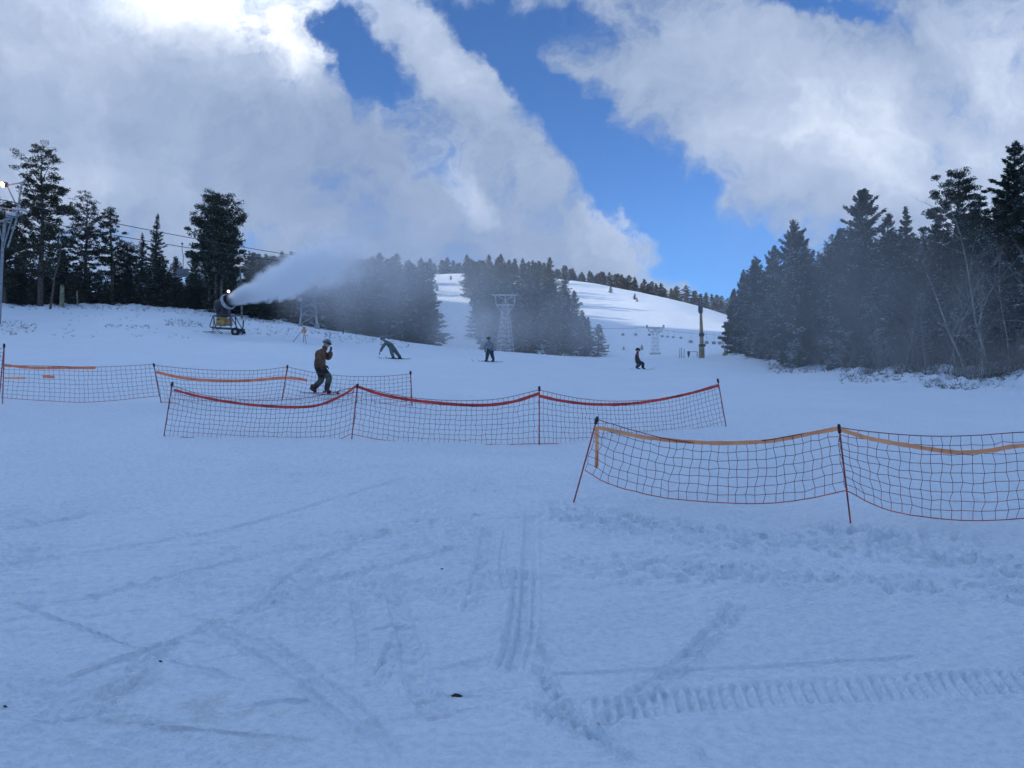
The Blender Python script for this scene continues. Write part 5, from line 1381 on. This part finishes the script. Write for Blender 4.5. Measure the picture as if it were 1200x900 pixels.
def dead_poles():
    d = 72; b = on(57, 70); t = P(72, 284, 70); mb = MB(); m_ = b.lerp(t, .5)+Vector((-.08, 0, 0))
    pts = [b-Vector((0, 0, .2)), b.lerp(t, .25), m_, b.lerp(t, .78)+Vector((.05, 0, 0)), t]
    mb.path(pts, [.11, .10, .08, .06, .03], 7)
    rng = random.Random(4)
    for i in range(16):
        s_ = rng.uniform(.3, .98); p = b.lerp(t, s_); mb.path([p, p+Vector((rng.uniform(-.5, .5), rng.uniform(-.2, .2), rng.uniform(0, .4)))], [.018, .006], 4)
    tag(mb.build('dead_pole', BARK), 'thin leaning dead pole between the tallest left pine and the broad open pine', 'dead tree')
    b = on(71, 73); mb = MB(); t = P(73, 334, 73)
    mb.path([b-Vector((0, 0, .2)), b.lerp(t, .5), t], [.22, .2, .17], 10); st = plain('mossy_bark', (.24, .24, .15), .9, var=.3, scale=4)
    tag(mb.build('broken_trunk', st), 'short broken mossy trunk right of the thin leaning dead pole', 'tree stump')
    b = on(90, 74); mb = MB(); t = P(90, 341, 74); mb.path([b-Vector((0, 0, .2)), t], [.09, .06], 7); tag(mb.build('broken_trunk', st), 'thin low stub in the dark undergrowth right of the broken mossy trunk', 'tree stump')
    b = on(283, 74); mb = MB(); t = P(281.5, 312, 74); mb.path([b-Vector((0, 0, .2)), t], [.10, .07], 7); tag(mb.build('utility_pole', BARKP), 'thin pale pole standing right behind the nozzle of the snow gun', 'pole')
    for px, y0, y1, dd, lab in ((402, 0, 384, 70, 'short stake on the snow crest below the stand, left one'), (455.5, 0, 390, 69, 'short pale stake on the snow crest above the carving person')):
        b = on(px, dd); t = P(px, y1, dd); mb = MB(); mb.path([b-Vector((0, 0, .1)), t], [.07, .06], 6); tag(mb.build('stake', BARKP), lab, 'stake')
dead_poles()

# ------------------------------------------------------------------ the air: snow blown by the gun and drifting mist
def vol_mat(name, dens, shape, nscale=(1, 1, 1), nsc=1.2, ncut=(0.35, 0.7), base=0.25, aniso=0.2):
    m = bpy.data.materials.new(name); m.use_nodes = True; t = m.node_tree; t.nodes.clear(); N = NT(t)
    out = N.n('ShaderNodeOutputMaterial'); v = N.n('ShaderNodeVolumePrincipled'); N.link(v.outputs[0], out.inputs['Volume'])
    v.inputs['Color'].default_value = (0.99, 0.99, 1.0, 1); v.inputs['Anisotropy'].default_value = aniso
    tc = N.n('ShaderNodeTexCoord'); o = tc.outputs['Object']; sp = N.n('ShaderNodeSeparateXYZ'); N.link(o, sp.inputs[0]); X, Y, Z = sp.outputs
    mp = N.n('ShaderNodeMapping'); N.link(o, mp.inputs[0]); mp.inputs['Scale'].default_value = nscale
    n = N.noise(mp.outputs[0], nsc, 5, 0.65, 0.6)
    f = N.m('ADD', N.m('MULTIPLY', N.sstep(n, *ncut), 1-base), base)
    if shape == 'ball':
        ln = N.n('ShaderNodeVectorMath', operation='LENGTH'); N.link(o, ln.inputs[0])
        fall = N.m('SUBTRACT', 1.0, N.sstep(ln.outputs['Value'], 0.25, 0.98))
    else:   # jet along local X from 0 to L, radius r0 -> r1
        L, r0, r1 = shape
        rad = N.m('SQRT', N.m('ADD', N.m('MULTIPLY', Y, Y), N.m('MULTIPLY', Z, Z)))
        tt = N.m('DIVIDE', X, L); R = N.m('ADD', N.m('MULTIPLY', N.m('POWER', N.m('MAXIMUM', tt, 0.001), 0.85), r1-r0), r0)
        n3 = N.noise(o, 0.7, 5, 0.72, 1.2)
        q = N.m('ADD', N.m('DIVIDE', rad, R), N.m('MULTIPLY', N.m('MULTIPLY', N.m('SUBTRACT', n3, 0.5), 3.0), N.sstep(tt, 0.0, 0.25)))
        fall = N.m('SUBTRACT', 1.0, N.sstep(q, 0.35, 1.0))
        fall = N.m('MULTIPLY', fall, N.m('SUBTRACT', 1.0, N.sstep(tt, 0.35, 1.0)))
        # the jet thins as it widens
        fall = N.m('MULTIPLY', fall, N.m('DIVIDE', 1.0, N.m('ADD', 0.05, N.m('MULTIPLY', tt, 1.5))))
        f = N.m('ADD', N.m('MULTIPLY', f, N.sstep(tt, 0.0, 0.35)), N.m('SUBTRACT', 1.0, N.sstep(tt, 0.0, 0.35)))
    N.link(N.m('MULTIPLY', N.m('MULTIPLY', f, fall), dens), v.inputs['Density'])
    return m
def jet():
    tgt = P(440, 288, 72); c = GUN_C + GUN_AX*.2; v = tgt-c; L = v.length
    bm = bmesh.new(); bmesh.ops.create_cone(bm, cap_ends=True, segments=20, radius1=.5, radius2=4.6, depth=L)
    for q in bm.verts: x, y, z = q.co; q.co = (z+L/2, y, -x)
    me = bpy.data.meshes.new('snow_jet'); bm.to_mesh(me); bm.free()
    o = link('snow_jet', me, vol_mat('blown_snow', 1.15, (L, .42, 3.7), (.35, 1, 1), 0.55, (.38, .62), .25, .5))
    o.data.materials[0].cycles.volume_step_rate = 0.3
    o.location = c; o.rotation_euler = v.to_track_quat('X', 'Z').to_euler()
    tag(o, kind='stuff', label='white jet of fine snow thrown up by the fan snow gun')
jet()
def mist(c, r, dens, seed, nsc=2.2, vert=0.35, base=.22):
    bm = bmesh.new(); bmesh.ops.create_icosphere(bm, subdivisions=3, radius=1.0)
    me = bpy.data.meshes.new('drifting_snow'); bm.to_mesh(me); bm.free()
    o = link('drifting_snow', me, vol_mat('drifting_snow_%d' % seed, dens, 'ball', (1, 1, vert), nsc, (.35, .65), base, .5))
    o.location = c; o.scale = r; tag(o, kind='stuff', label='thin veil of drifting blown snow hanging over the slope')
mist(P(400, 312, 76), (13, 6, 6.5), .12, 1)
mist(P(455, 335, 78), (16, 6, 9.5), .13, 2, 2.6, .3)
mist(P(600, 350, 84), (15, 5, 9), .07, 3)
mist(P(560, 388, 62), (6, 5, 3.2), .14, 6)
mist(P(672, 385, 84), (8, 5, 6.5), .07, 4)
mist(P(775, 395, 84), (12, 6, 4.5), .09, 7)
mist(P(965, 335, 40), (11, 4, 8), .085, 5)
mist(P(1110, 375, 33), (7, 2.6, 4.5), .06, 8)
def haze():
    mb = MB(); mb.box((0, 0, 45), (1640, 1640, 285))
    o = mb.build('haze', None, smooth=False)
    m = bpy.data.materials.new('haze'); m.use_nodes = True; t = m.node_tree; t.nodes.clear(); N = NT(t)
    out = N.n('ShaderNodeOutputMaterial'); v = N.n('ShaderNodeVolumePrincipled'); N.link(v.outputs[0], out.inputs['Volume'])
    v.inputs['Color'].default_value = (0.9, 0.95, 1.0, 1); v.inputs['Density'].default_value = 0.00015
    o.data.materials.append(m); tag(o, kind='stuff')
if HAZE: haze()
